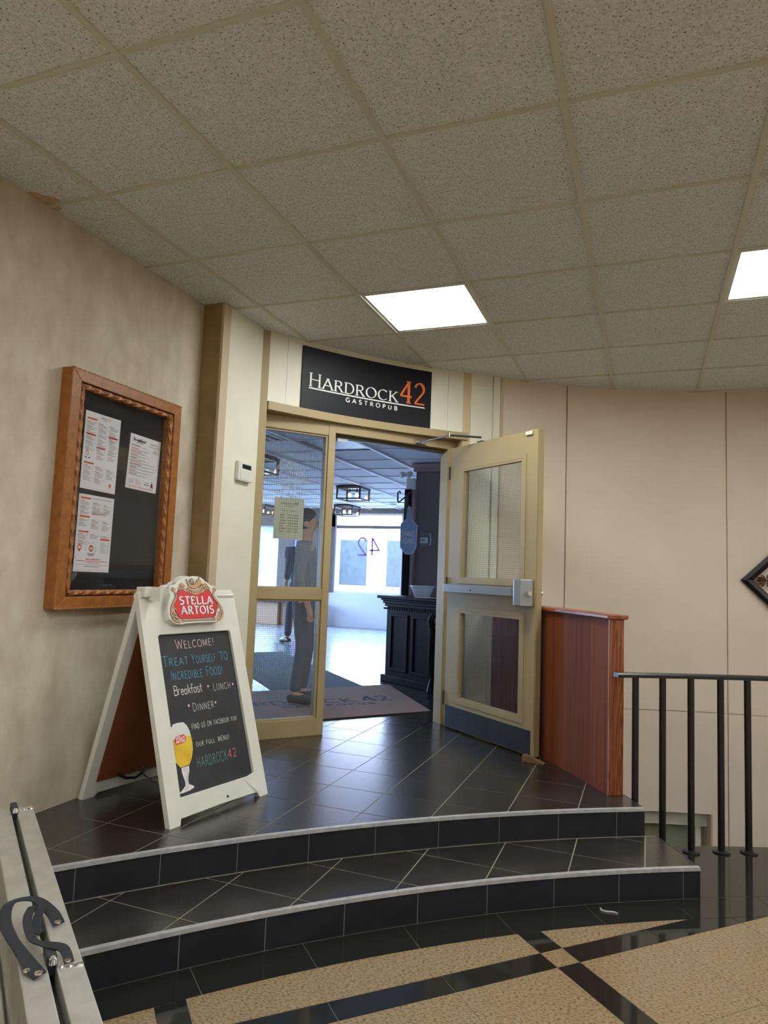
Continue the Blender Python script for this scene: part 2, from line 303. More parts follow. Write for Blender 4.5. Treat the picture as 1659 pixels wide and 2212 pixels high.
def text(mb, s, P, h, width=None, thick=0.13, thin=None, serif=0.0, gap=0.12, slope=0.0, jitter=0.0, dilate=1.0, big=None, aspect=1.0, mirror=False):
    """lay string s with cap height h; P(x, y) maps to a 3-D point; width squeezes it to a length; big = scale of first letters"""
    thin = thick if thin is None else thin; x = 0.0; items = []; first = True
    for ch in s:
        if ch not in G: ch = ch.upper() if ch.upper() in G else ' '
        k = big if (big and first and ch != ' ') else 1.0
        w_, st = G[ch]; items.append((x, k, st)); x += w_ * k + gap; first = (ch == ' ')
    tot = x - gap; sx = (width / tot) if width else h * aspect
    nib = math.radians(22)
    hwf = lambda a: 0.5 * (thin + (thick - thin) * abs(math.sin(a - nib)) ** 1.5)
    for x0, k, st in items:
        jx, jy, js = [random.uniform(-jitter, jitter) for _ in range(3)]
        for s_ in st:
            pts = [(p[0] * k, p[1] * k) for p in s_]
            fine = []
            for i in range(len(pts) - 1):
                a, b = pts[i], pts[i + 1]; m = max(1, int(math.hypot(b[0] - a[0], b[1] - a[1]) / 0.35))
                fine += [(a[0] + (b[0] - a[0]) * j / m, a[1] + (b[1] - a[1]) * j / m) for j in range(m)]
            fine.append(pts[-1])
            parts = [ribbon(fine, hwf)]
            if serif and len(pts) == 2 and abs(pts[1][1] - pts[0][1]) > .25 * k:
                for e in pts:
                    if min(abs(e[1]), abs(e[1] - k)) < .02: parts.append(ribbon([(e[0] - serif, e[1]), (e[0], e[1]), (e[0] + serif, e[1])], lambda a: thin * 0.5))
            elif serif and len(pts) == 2 and pts[0][1] == pts[1][1] and pts[0][1] in (0, k):
                parts.append(ribbon([(pts[1][0], abs(pts[1][1] - 0.0)), (pts[1][0], pts[1][1] + (.2 if pts[1][1] == 0 else -.2))], lambda a: thin * 0.6))
            for vs, fs in parts:
                out = []
                for (vx, vy) in vs:
                    vx += x0 + jx + js * vy; vy += jy
                    X = vx * sx; Y = vy * h + slope * X
                    if mirror: X = (width or tot * sx) - X
                    out.append(P(X, Y))
                mb.add(out, fs)
    return tot * sx
def on(F, u, v, n=0.0015):
    return lambda x, y: F.p(u + x, v + y, n)

# ------------------------------------------------------------------ key dimensions (metres, lobby floor z = 0)
ZC, ZL, ZT = 2.925, 0.264, 0.132          # lobby ceiling, landing, lower tread
S = 0.63767; GX = lambda i: (i - 4.407) * S; GY = lambda j: (j + 1.44) * S
CC = (3.168, -1.887)                      # centre of the curved steps
XW = -2.49                                # left wall
CW, RW = (1.4, 2.3), 3.87                 # curved main wall
CH, RH = (1.29389687, 1.87450955), 4.1325 # curved header wall over the doors
FU, FN = Vector((.643, .766, 0)).normalized(), Vector((.766, -.643, 0)).normalized()
FR = Frame(FN * -4.36, FU, (0, 0, 1), FN)  # door frame plane, n towards the lobby
def pol(C, r, a, z=0.0): t = math.radians(a); return Vector((C[0] + r * math.cos(t), C[1] + r * math.sin(t), z))

# ================================================================== SETTING
# ---- ceiling
ceil = empty('ceiling', (0, 1, ZC), kind='structure')
proto = None
LIGHTS = [(2, 4), (5, 4), (2, -1), (5, -1), (8, 4), (8, -1), (2, -5), (5, -5), (8, -5), (11, 4), (11, -1)]  # all but the first two are out of view; extras added for brightness
cells = {}
for i in range(0, 12):
    for j in range(-5, 9):
        if (i, j) in LIGHTS: continue
        x0, x1, y0, y1 = GX(i) + .004, GX(i + 1) - .004, GY(j) + .004, GY(j + 1) - .004
        x0 = max(x0, XW + .001)
        key = round(x1 - x0, 4)
        if key not in cells:
            mb = MB().box(x0, x1, y0, y1, ZC + .005, ZC + .018); o = make('ceiling_tile', mb, M_TILE, ceil); cells[key] = (o, o.location.copy(), (x0 + x1) / 2, (y0 + y1) / 2)
        else:
            s0, l0, cx_, cy_ = cells[key]; o = s0.copy(); sc.collection.objects.link(o); o.parent = ceil
            o.location = l0 + Vector(((x0 + x1) / 2 - cx_, (y0 + y1) / 2 - cy_, 0))
for i in range(1, 13):
    make('grid_bar', MB().box(GX(i) - .012, GX(i) + .012, GY(-5), GY(9), ZC - .002, ZC + .03), M_GRID, ceil)
for j in range(-5, 10):
    make('grid_bar', MB().box(XW, GX(12), GY(j) - .010, GY(j) + .010, ZC, ZC + .03), M_GRID, ceil)
st = MB(); pts = []
for k in range(14):
    a = PI * k / 13; pts.append((XW + .002 + .075 * math.sin(a) * (1 + .25 * math.sin(5 * a)), 2.16 - .08 * math.cos(a)))
st.prism(Frame((0, 0, ZC + .0042), (1, 0, 0), (0, 1, 0), (0, 0, 1)), pts, 0, .001)
make('water_stain', st, M_STAIN, ceil, label='brown water stain on ceiling tile beside the wall')
make('ceiling_light_stop', MB().box(-11, 6, -4.3, 13.5, 3.05, 3.2), mat('slab', srgb(120, 118, 112), .9), kind='structure')  # unseen roof over everything, added to keep sky light out
make('ceiling_rear', MB().box(XW, 5.5, -4.2, GY(-5), ZC, ZC + .05), M_TILE, kind='structure')
make('ceiling_side', MB().box(GX(12), 5.5, GY(-5), 6.5, ZC, ZC + .05), M_TILE, kind='structure')

# ---- left wall, pillar and cream return
make('wall_left', MB().box(XW - .12, XW, -4.2, 3.48, -.02, ZC + .1), M_PAPER_WALL, kind='structure')
make('wall_pillar', MB().box(XW - .1, -2.35, 3.36, 3.43, ZL - .01, ZC + .1), M_SHADED_WALL, kind='structure')
tr = empty('trim_1', (-2.35, 3.4, ZL), kind='structure')
make('corner_strip', MB().box(-2.36, -2.343, 3.357, 3.43, ZL, ZC), M_PINKCREAM, tr)
make('wall_cream', MB().box(-2.62, -2.352, 3.43, 3.87, ZL - .01, ZC + .1), M_CREAM, kind='structure')
make('wall_rear', MB().box(XW - .2, 5.5, -4.32, -4.2, -.02, ZC + .1), M_BEIGE, kind='structure')
make('wall_right', MB().box(5.27, 5.4, -4.3, 2.4, -2.1, ZC + .1), M_BEIGE, kind='structure')

# ---- curved main wall with panels
wb = empty('wall_back', (*pol(CW, RW, 100)[:2], 0), kind='structure')
make('wall_core', MB().arcbox(CW, RW + .012, RW + .1, 134.5, 114, -2.1, ZC + .12), M_SEAM, wb)
make('wall_core', MB().arcbox(CW, RW + .012, RW + .1, 103.78, -2, -2.1, ZC + .12), M_SEAM, wb)
make('wall_core', MB().arcbox(CW, RW + .012, RW + .1, 114, 103.78, -.385, ZC + .12), M_SEAM, wb)
edges = [129.75, 121.25, 102.1, 83.0, 64.0, 45.0, 26.0, 0.0]; g = .055
for a, b in zip(edges[:-1], edges[1:]):
    make('wall_panel', MB().arcbox(CW, RW, RW + .013, a - g, b + g, .385, ZC + .05, 12), M_BEIGE, wb)
    if a == 121.25:
        make('wall_panel', MB().arcbox(CW, RW, RW + .013, a - g, 114, -2.0, .379, 6), M_BEIGE, wb)
        make('wall_panel', MB().arcbox(CW, RW, RW + .013, 114, 103.78, -.385, .379, 8), M_BEIGE, wb)
        make('wall_panel', MB().arcbox(CW, RW, RW + .013, 103.78, b + g, -2.0, .379, 2), M_BEIGE, wb)
    else: make('wall_panel', MB().arcbox(CW, RW, RW + .013, a - g, b + g, -2.0, .379, 12), M_BEIGE, wb)
    make('seam_strip', MB().arcbox(CW, RW - .004, RW + .005, b - .02 - g * 2, b - g, -2.0, ZC, 1), M_BEIGE, wb)
# recess low in the wall, beside the stairwell
rc = empty('wall_recess', (*pol(CW, RW + .15, 108)[:2], -1.0), kind='structure')
make('recess_lintel', MB().arcbox(CW, RW + .1, RW + .2, 115, 103.7, -.508, -.36), M_CREAM, rc)
make('recess_back', MB().arcbox(CW, RW + .3, RW + .34, 118, 102, -2.1, -.3), mat('sage_paint', srgb(190, 198, 168), .6), rc)
make('recess_jamb', MB().arcbox(CW, RW, RW + .3, 103.95, 103.7, -2.1, -.386, 1), M_PINKCREAM, rc)
make('curtain_strip', MB().arcbox(CW, RW + .12, RW + .13, 105.1, 104.5, -2.0, -.51, 2), M_CREAM, rc)
# cream painted strips right of the doors
wc = empty('wall_cream_right', (*pol(CW, RW, 132)[:2], ZL), kind='structure')
make('cream_panel', MB().arcbox(CW, RW, RW + .05, 133.6, 130.85, ZL - .2, ZC + .05, 3), M_CREAM, wc)
make('cream_panel', MB().arcbox(CW, RW - .018, RW + .05, 130.8, 129.98, ZL - .2, ZC, 1), M_CREAM, wc)
make('corner_bead', MB().arcbox(CW, RW - .024, RW + .02, 129.96, 129.78, ZL - .2, ZC, 1), M_PINKCREAM, wc)

# ---- header wall and tan door surround
wh = empty('wall_header', (*pol(CH, RH, 140)[:2], 2.4), kind='structure')
e_ = [151.5, 149.3, 144.0, 137.4, 131.1, 128.6]
for a, b in zip(e_[:-1], e_[1:]): make('header_panel', MB().arcbox(CH, RH, RH + .14, a - .015, b + .015, 2.45, ZC + .1, 6), M_CREAM, wh)
t2 = empty('trim_2', (*FR.p(2.3, 0, 0)[:2], ZL), kind='structure')
make('header_beam', MB().arcbox(CH, RH - .02, RH + .14, 151.2, 128.75, 2.402, 2.458, 16), M_TAN, t2, bevel=.002)
make('side_post', MB().fbox(FR, 1.395, 1.462, ZL, ZC, -.09, .105), M_TAN, t2, bevel=.003)
make('side_post', MB().fbox(FR, 3.102, 3.18, ZL, ZC, -.09, .105), M_TAN, t2, bevel=.003)
make('wall_above_doors', MB().fbox(FR, 1.3, 3.2, 2.405, ZC + .1, -.16, -.1), M_CREAM, kind='structure')

# ---- door frame with sidelight = window_1
win = empty('window_1', FR.p(1.75, ZL, 0), kind='structure')
make('frame_stile', MB().fbox(FR, 1.462, 1.492, ZL, 2.402, -.07, 0), M_TAN, win, bevel=.002)
make('mullion', MB().fbox(FR, 1.958, 2.010, ZL, 2.402, -.10, .002), M_TAN, win, bevel=.002)
make('head_rail', MB().fbox(FR, 1.462, 1.958, 2.31, 2.402, -.07, -.001), M_TAN, win, bevel=.002)
make('cross_rail', MB().fbox(FR, 1.492, 1.958, 1.168, 1.24, -.07, 0), M_TAN, win, bevel=.002)
make('sill_rail', MB().fbox(FR, 1.45, 1.958, ZL, .375, -.07, .004), M_TAN, win, bevel=.002)
for (z0, z1) in ((1.24, 2.31), (.375, 1.168)):
    make('glazing_bead', MB().ring(FR, [(1.492, z0), (1.958, z0), (1.958, z1), (1.492, z1)], [(1.504, z0 + .012), (1.944, z0 + .012), (1.944, z1 - .012), (1.504, z1 - .012)], -.05, -.012), M_TAN, win)
    pn = make('pane', MB().fbox(FR, 1.495, 1.955, z0 + .003, z1 - .003, -.036, -.030), M_GLASS, win)
    wr = MB(); k = 0; P_ = .0128
    for q in range(int(.455 / P_)): u = 1.502 + q * P_; wr.fbox(FR, u, u + .0011, z0 + .004, z1 - .004, -.0345, -.0335)
    for q in range(int((z1 - z0) / P_) - 1): z = z0 + .01 + q * P_; wr.fbox(FR, 1.496, 1.954, z, z + .0011, -.0335, -.0325)
    make('wire_mesh', wr, M_WIRE, pn, kind='stuff')
le = MB()
for i, (s_, wd) in enumerate([('NO', .06), ('BACKPACKS', .20), ('ALLOWED!', .175), ('WE RESERVE', .205), ('THE RIGHT', .19), ('TO BE A', .125), ('CASH & CARRY', .225), ('BUSINESS!', .14)]):
    text(le, s_, on(FR, 1.705 - wd / 2, 2.075 - i * .0335, -.0285), .024, wd, thick=.17, thin=.08, serif=.08, gap=.2)
make('etched_lettering', le, M_ETCH, win, label='pale serif lettering NO BACKPACKS ALLOWED on the glass')
# frame around the opening (door_1) and the open leaf
d1 = empty('door_1', FR.p(2.5, ZL, 0), kind='structure')
make('head_jamb', MB().fbox(FR, 2.010, 3.102, 2.335, 2.402, -.10, 0), M_TAN, d1, bevel=.002)
make('head_stop', MB().fbox(FR, 2.010, 2.964, 2.312, 2.335, -.10, -.055), mat('stop_brown', srgb(88, 76, 60), .5), d1)
make('hinge_jamb', MB().fbox(FR, 2.964, 3.102, ZL, 2.335, -.10, 0), M_TAN, d1, bevel=.002)
make('strike_box', MB().fbox(FR, 2.05, 2.13, 2.29, 2.312, -.09, -.05), M_SILVER, d1)

# open leaf
LO = Vector((-1.389, 5.011, ZL + .012)); LU = Vector((.7757, -.6311, 0)); LN = Vector((-.6311, -.7757, 0))
LF = Frame(LO, LU, (0, 0, 1), LN)      # n towards the viewer, leaf occupies n -.045..0
leaf = empty('glazed_door', LO + LU * .45, 'open tan steel door with two wired glass panes and a steel kick plate', 'door')
W_, H_ = .95, 2.050; UG = (.155, .812, 1.068, 1.872); LG = (.157, .818, .212, .840)
mb = MB()
for (a, b, c, d) in ((0, UG[0], 0, H_), (UG[1], W_, 0, H_), (UG[0], UG[1], UG[3], H_), (UG[0], UG[1], LG[3], UG[2]), (LG[0] - .002, LG[1] - .006, 0, LG[2])): mb.fbox(LF, a, b, c, d, -.045, 0)
make('leaf', mb, M_TAN, leaf)
make('edge_strip', MB().fbox(LF, W_, W_ + .004, .0, H_, -.047, -.006), M_TAN, leaf)
for (a, b, c, d) in (UG, LG):
    make('glazing_frame', MB().ring(LF, [(a - .032, c - .032), (b + .032, c - .032), (b + .032, d + .032), (a - .032, d + .032)], [(a, c), (b, c), (b, d), (a, d)], -.05, .0045), M_TAN, leaf, bevel=.0015)
    make('glazing_bead', MB().ring(LF, [(a - .002, c - .002), (b + .002, c - .002), (b + .002, d + .002), (a - .002, d + .002)], [(a + .014, c + .014), (b - .014, c + .014), (b - .014, d - .014), (a + .014, d - .014)], -.03, .003), M_TAN, leaf)
    pn = make('pane', MB().fbox(LF, a, b, c, d, -.024, -.018), M_GLASS, leaf)
    wr = MB()
    for q in range(int((b - a) / P_)): u = a + .006 + q * P_; wr.fbox(LF, u, u + .001, c, d, -.0225, -.0215)
    for q in range(int((d - c) / P_)): z = c + .006 + q * P_; wr.fbox(LF, a, b, z, z + .001, -.0215, -.0205)
    make('wire_mesh', wr, M_WIRE, pn, kind='stuff')
make('kick_plate', MB().fbox(LF, .012, .925, .003, .152, 0, .0025), M_STEEL, leaf, label='dull steel kick plate')
pb = make('panic_bar', MB().fbox(LF, .03, .86, .970, 1.030, .03, .062), M_SILVER, leaf, bevel=.004, label='silver panic bar')
make('push_pad', MB().fbox(LF, .32, .80, .974, 1.026, .062, .070), M_SILVER, pb, bevel=.002)
make('key_hole', MB().lathe(LF.p(.37, .995, .069), [(.007, 0), (.007, .002)], 10, LF.N), M_BLACKP, pb)
make('end_bracket', MB().fbox(LF, .03, .075, .972, 1.028, 0, .03), M_SILVER, pb)
lb = make('latch_box', MB().prism(Frame(LF.O, LF.U, LF.N, LF.V), [(.822, 0), (.932, 0), (.932, .03), (.905, .085), (.835, .085), (.822, .05)], .915, 1.085), M_SILVER, leaf, bevel=.006, label='silver latch box of the panic bar')
make('latch_tongue', MB().fbox(LF, .915, .948, .985, 1.01, .03, .058), M_CHROME, lb)
make('knob', MB().lathe(LF.p(.885, 1.0, -.045), [(.012, 0), (.012, -.03), (.026, -.034), (.028, -.05), (.018, -.06)], 16, LF.N), M_CHROME, leaf, label='round chrome knob on the far face')
make('contact_switch', MB().fbox(LF, .842, .905, 2.018, 2.042, 0, .014), mat('almond_plastic', srgb(214, 204, 184), .45), leaf, bevel=.002, label='small almond contact switch')
for z in (.2, 1.03, 1.86): make('hinge', MB().tube([LF.p(-.004, z - .05, .008), LF.p(-.004, z + .05, .008)], .007, 8), M_STEEL, leaf)
# door closer arm
cl = empty('door_closer', (-1.5, 4.9, 2.34), 'thin steel closer arm bridging the door head and the open leaf', 'door closer')
P0 = FR.p(2.70, 2.352, .012); E1 = Vector((-1.335, 4.735, 2.372)); P2 = LF.p(.335, 2.058, -.02)
make('shoe', MB().fbox(FR, 2.655, 2.745, 2.338, 2.366, 0, .028), M_CHROME, cl, bevel=.004)
make('arm', MB().tube([P0 + FN * .02, E1], .006, 8), M_CHROME, cl)
make('arm', MB().tube([E1, P2 + Vector((0, 0, .03))], .0075, 8), M_STEEL, cl)
make('elbow_pin', MB().lathe(E1 - Vector((0, 0, .012)), [(.011, 0), (.011, .028), (.005, .034)], 12), M_CHROME, cl)
make('door_bracket', MB().fbox(LF, .30, .36, 2.050, 2.062, -.035, -.008), M_STEEL, cl, bevel=.002)
# wedge under the leaf
wf = Frame((-.70, 4.372, ZL), (.86, -.08, 0), (0, 0, 1), (.08, .86, 0))
make('door_wedge', MB().prism(wf, [(0, 0), (.135, 0), (.135, .004), (.02, .040), (0, .036)], -.05, -.005), M_WEDGE, bevel=.001, label='rough wooden wedge on the floor at the foot of the open door', cat='door wedge')

# ---- landing and steps
stp = empty('landing_steps', (-1.2, 3.2, 0), kind='structure')
make('riser_grout', MB().arcbox(CC, 6.4712, 6.482, 119.44, 157, ZT, ZL - .012, 28), M_GROUT, stp); make('riser_grout', MB().arcbox(CC, 6.1082, 6.119, 118.9, 157, 0, ZT - .012, 28), M_GROUT, stp)
A1, A2 = 119.42, 118.87
right_edge = [tuple(pol(CC, 6.47, A1)[:2]), tuple(pol(CC, 6.70, A1)[:2]), (-.30, 4.15), (-.52, 4.50), (-.80, 4.93), (-1.08, 5.28)]
poly = [tuple(pol(CC, 6.481, a)[:2]) for a in [A1 + k * 1.5 for k in range(24)]] + [(-2.6, 1.3), (-2.6, 3.9), (-2.30, 3.95), (-1.38, 5.12)] + right_edge[::-1][:-1]
make('landing_core', MB().prism(WF, poly, -.02, ZL - .0012), M_GROUT_D, stp)
make('tread_core', MB().arcbox(CC, 6.118, 6.475, A2, 158, -.02, ZT - .0012, 28), M_GROUT_D, stp)
make('floor_rear', MB().box(XW - .1, 5.4, -4.3, -.55, -.003, 0), mat('floor_rear_bounce', srgb(176, 154, 122), .2), kind='structure')  # unseen floor behind the camera, coloured pale to bounce light upwards
T_ = .30505; X0, Y0 = .0052 + .0, None
gx = lambda k: (k * .4783 + 0) ; 
SX, OX, OY = .305, -.0044, 2.139      # tile pitch and the grid's origin
def floor_cell(i, j): return inset(OX + i * SX, OX + (i + 1) * SX, OY + j * SX, OY + (j + 1) * SX, .0027)
pub = empty('floor_2', (-4, 8, ZL), kind='structure')
nF = FN
for i in range(-16, 1):
    for j in range(-5, 18):
        p = floor_cell(i, j); cx_, cy_ = p[0][0] + SX / 2, p[0][1] + SX / 2
        rad = Vector((cx_ - CC[0], cy_ - CC[1])); r = rad.length; n_ = rad / r
        side = cx_ * nF.x + cy_ * nF.y          # > -4.36 lobby side
        # tread ring
        if 5.85 < r < 6.75 and cx_ > XW - .2:
            q = clip(p, CC[0] + n_.x * 6.119, CC[1] + n_.y * 6.119, n_.x, n_.y); q = clip(q, CC[0] + n_.x * 6.462, CC[1] + n_.y * 6.462, -n_.x, -n_.y)
            e = pol(CC, 1, A2) - Vector((CC[0], CC[1], 0)); q = clip(q, CC[0], CC[1], -e.y, e.x); q = clip(q, XW, 0, 1, 0)
            if area(q) > .0006: make('floor_tile', MB().prism(WF, q, ZT - .010, ZT), M_SLATE, stp)
        if r > 6.2 and side > -4.75 and cx_ > XW - .3 and j < 11:
            q = clip(p, CC[0] + n_.x * 6.482, CC[1] + n_.y * 6.482, n_.x, n_.y); q = clip(q, XW, 0, 1, 0); q = clip(q, nF.x * -4.44, nF.y * -4.44, nF.x, nF.y)
            e = pol(CC, 1, A1) - Vector((CC[0], CC[1], 0))
            if r < 6.9: q = clip(q, CC[0], CC[1], -e.y, e.x)
            d = Vector((-.97, 1.41)).normalized(); q = clip(q, -.10, 3.93, -d.y, d.x) if r > 6.55 else q
            if area(q) > .0006: make('floor_tile', MB().prism(WF, q, ZL - .010, ZL), M_SLATE, stp)
        if side < -4.2 and cx_ < -1.3 and cx_ > -4.9 and j < 16 and cy_ > 3.7:
            q = clip(p, nF.x * -4.443, nF.y * -4.443, -nF.x, -nF.y); q = clip(q, -1.33, 0, -1, 0)
            if area(q) > .0006: make('floor_tile', MB().prism(WF, q, ZL - .010, ZL), M_SLATE, pub)
st0 = 2.694
k = 0; a = A1 + .0
joints = [A1] + [120.69 + st0 * k for k in range(0, 13)]
for a, b in zip(joints[:-1], joints[1:]): make('riser_tile', MB().arcbox(CC, 6.470, 6.480, a + .016, b - .014, ZT + .002, ZL - .012, 4), M_RISER, stp)
joints = [A2] + [119.59 + 2.85 * k for k in range(0, 13)]
for a, b in zip(joints[:-1], joints[1:]): make('riser_tile', MB().arcbox(CC, 6.107, 6.117, a + .017, b - .017, .002, ZT - .012, 4), M_RISER, stp)
make('nosing', MB().arcbox(CC, 6.463, 6.484, A1, 158, ZL - .013, ZL + .002, 40), M_NOSE, stp, label='pale aluminium nosing strip of the landing')
make('nosing', MB().arcbox(CC, 6.100, 6.121, A2, 158, ZT - .013, ZT + .002, 40), M_NOSE, stp, label='pale aluminium nosing strip of the lower tread')
make('end_tile', MB().arcbox(CC, 6.475, 6.70, A1 - .05, A1, -.01, ZL, 1), M_RISER, stp)
make('end_tile', MB().arcbox(CC, 6.112, 6.475, A2 - .06, A2, .0, ZT, 1), M_RISER, stp)

# ---- lobby floor
fl = empty('floor', (0, 2, 0), kind='structure')
base = [tuple(pol(CC, 6.67, a)[:2]) for a in range(60, 176, 3)]
base = [p for p in base if p[0] < 5.4 and p[0] > XW - .1 and p[1] > 0]
make('floor_base', MB().prism(WF, [(5.4, -4.3)] + base + [(XW - .1, -4.3)], -.25, -.0015), M_GROUT_D, fl)
per = .4127 * 3 + .0995
def spans(s0, lo, hi):
    out = []; k = math.floor((lo - s0) / per) - 1
    while s0 + k * per < hi:
        b = s0 + k * per; out.append((b, b + .0995, 1))
        for q in range(3): out.append((b + .0995 + q * .4127, b + .0995 + (q + 1) * .4127, 0))
        k += 1
    return [s for s in out if s[1] > lo and s[0] < hi]
r2 = math.sqrt(.5)
for (a0, a1, sa) in spans(1.664, -.9, 4.4):
    for (b0, b1, sb) in spans(-2.1745, -3.4, 2.3):
        w2 = [((a + b) * r2, (a - b) * r2) for a, b in inset(a0, a1, b0, b1, .0013)]
        cx_ = sum(p[0] for p in w2) / 4; cy_ = sum(p[1] for p in w2) / 4
        if cy_ < -.25 or cx_ < XW - .3 or cx_ > 3.2: continue
        rad = Vector((cx_ - CC[0], cy_ - CC[1])); r = rad.length
        q = w2
        if r > 5.5:
            for p in list(w2) + [(cx_, cy_)]:
                n_ = Vector((p[0] - CC[0], p[1] - CC[1])).normalized(); q = clip(q, CC[0] + n_.x * 5.939, CC[1] + n_.y * 5.939, -n_.x, -n_.y)
                if len(q) < 3: break
        if len(q) > 2: q = clip(q, XW, 0, 1, 0)
        if len(q) < 3 or area(q) < .0003: continue
        make('floor_tile', MB().prism(WF, q, -.010, 0), M_GRANITE if sa != sb else M_BGRAN, fl)
for k in range(-7, 8):
    a = 120.15 + 3.8 * k; make('border_tile', MB().arcbox(CC, 5.942, 6.106 if a > 117 else 6.115, a + .012, a + 3.8 - .012, -.010, 0, 4), M_GRANITE, fl)
for a, b in ((119.0, 111.0), (111.0, 102.0), (102.0, 93.0), (93, 80)): make('edge_slab', MB().arcbox(CC, 6.119, 6.685, a - .012, b + .012, -.012, 0, 7), M_GRANITE, fl)
make('edge_slab', MB().arcbox(CC, 6.475, 6.685, 122, 119.02, -.012, 0, 3), M_GRANITE, fl)
make('wall_light_stop', MB().box(-1.15, 5.75, 7.2, 7.3, -2.3, 3.1).box(5.65, 5.75, 2.0, 7.3, -2.3, 3.1).box(-1.2, -1.15, 5.3, 7.3, -2.3, 3.1), M_SEAM, kind='structure')  # unseen walls behind the curve, added to block sky light
make('wall_pit_light_stop', MB().box(-3.1, 5.75, 2.2, 2.3, -2.2, -.2).box(-3.1, -3.0, 2.2, 7.3, -2.2, .0).box(-3.1, -1.1, 7.2, 7.3, -2.2, .0), M_SEAM, kind='structure')  # unseen walls under the floor, added to stop light leaking into the stairwell
make('floor_lower', MB().box(-3, 6, 2.5, 7.2, -2.2, -2.08), M_SEAM, kind='structure')
make('ground', MB().box(-60, 40, -20, 60, -2.5, -2.25), mat('ground', srgb(120, 120, 118), .9), kind='structure')

# ---- oak half wall
hw = empty('half_wall', (-.5, 4.4, ZL), 'stained oak half wall with a moulded cap at the right end of the landing', 'half wall')
pf = [(-.189, 3.883), (-.298, 4.050), (-.435, 4.250), (-.62, 4.512), (-.86, 4.86), (-1.085, 5.19)]
nf = []
for i in range(len(pf)):
    a = Vector(pf[max(0, i - 1)]); b = Vector(pf[min(len(pf) - 1, i + 1)]); t = (b - a).normalized(); nf.append(Vector((t.y, -t.x)) * 1)   # to the right
for i in range(len(pf) - 1):
    p, q = Vector(pf[i]), Vector(pf[i + 1]); t = (q - p).normalized(); n_ = Vector((t.y, -t.x))
    if n_.x < 0: n_ = -n_
    F = Frame((p.x, p.y, 0), (t.x, t.y, 0), (0, 0, 1), (-n_.x, -n_.y, 0))
    make('veneer_panel', MB().fbox(F, .001, (q - p).length - .001, ZL, 1.168, -.012, 0), M_PLY2 if i % 2 == 0 else M_PLY1, hw)
cr = MB(); n = len(pf); offs = []
for i in range(n):
    t = (Vector(pf[min(n - 1, i + 1)]) - Vector(pf[max(0, i - 1)])).normalized(); nn = Vector((t.y, -t.x)); nn = nn if nn.x > 0 else -nn; offs.append((t, nn))
core = [(Vector(p) + o[1] * .012) for p, o in zip(pf, offs)]; back = [(Vector(p) + o[1] * .078) for p, o in zip(pf, offs)]
cr.prism(WF, [tuple(p) for p in core] + [tuple(p) for p in back[::-1]], ZL, 1.168); make('core', cr, M_PLY1, hw)
t0, n0 = offs[0]
EF = Frame((pf[0][0], pf[0][1], 0), (n0.x, n0.y, 0), (0, 0, 1), (-t0.x, -t0.y, 0))
make('end_board', MB().fbox(EF, -.002, .082, ZL, 1.168, 0, .014), M_OAK, hw, bevel=.002)
c0 = [Vector(p) - o[1] * .022 for p, o in zip(pf, offs)]; c1 = [Vector(p) + o[1] * .10 for p, o in zip(pf, offs)]
c0[0] -= t0 * .03; c1[0] -= t0 * .03
make('cap', MB().prism(WF, [tuple(p) for p in c0] + [tuple(p) for p in c1[::-1]], 1.168, 1.192), M_OAK_CAP, hw, bevel=.006)
make('screw_plug', MB().lathe(pol(CC, 6.72, 119.9, 1.05) + Vector((-.03, .0, -.02)), [(.004, 0), (.004, .004)], 8, (-1, -.6, 0)), M_PAPER, hw)

# ---- handrail
hr = empty('handrail', pol(CC, 6.605, 114, 0), 'black iron railing curving along the edge of the stairwell', 'railing')
mb = MB(); N_ = 46; prof = [(-.026, -.011), (-.026, .004), (-.018, .012), (.018, .012), (.026, .004), (.026, -.011)]
for i in range(N_ + 1):
    a = 120.15 - i * .85
    for dr, dz in prof: mb.v.append(pol(CC, 6.605 + dr, a, .888 + dz))
for i in range(N_):
    for k in range(6): mb.f.append((i * 6 + k, i * 6 + (k + 1) % 6, (i + 1) * 6 + (k + 1) % 6, (i + 1) * 6 + k))
mb.f += [(5, 4, 3, 2, 1, 0), tuple(N_ * 6 + k for k in range(6))]
make('top_rail', mb, M_BLACKIRON, hr)
0 and make('end_clip', MB().fbox(Frame(pol(CC, 6.63, 120.0, .86), (1, 0, 0), (0, 1, 0), (0, 0, 1)), -.02, .02, -.01, .05, 0, .018), M_BLACKIRON, hr)
angs = [119.2, 117.9, 116.55, 115.14, 113.87] + [113.87 - 1.34 * k for k in range(1, 22)]
b0 = None
for a in angs:
    p = pol(CC, 6.605, a, 0)
    if b0 is None:
        b0 = make('baluster', MB().tube([p + V(0, 0, .0), p + V(0, 0, .878)], .0172, 12), M_BLACKIRON, hr); f0 = make('flange', MB().lathe(p, [(.043, 0), (.043, .006), (.034, .010), (.018, .012)], 18), M_BLACKIRON, hr)
        q0 = p; lb0, lf0 = b0.location.copy(), f0.location.copy()
    else:
        for src, l0 in ((b0, lb0), (f0, lf0)):
            o = src.copy(); sc.collection.objects.link(o); o.parent = hr; o.location = l0 + (p - q0)

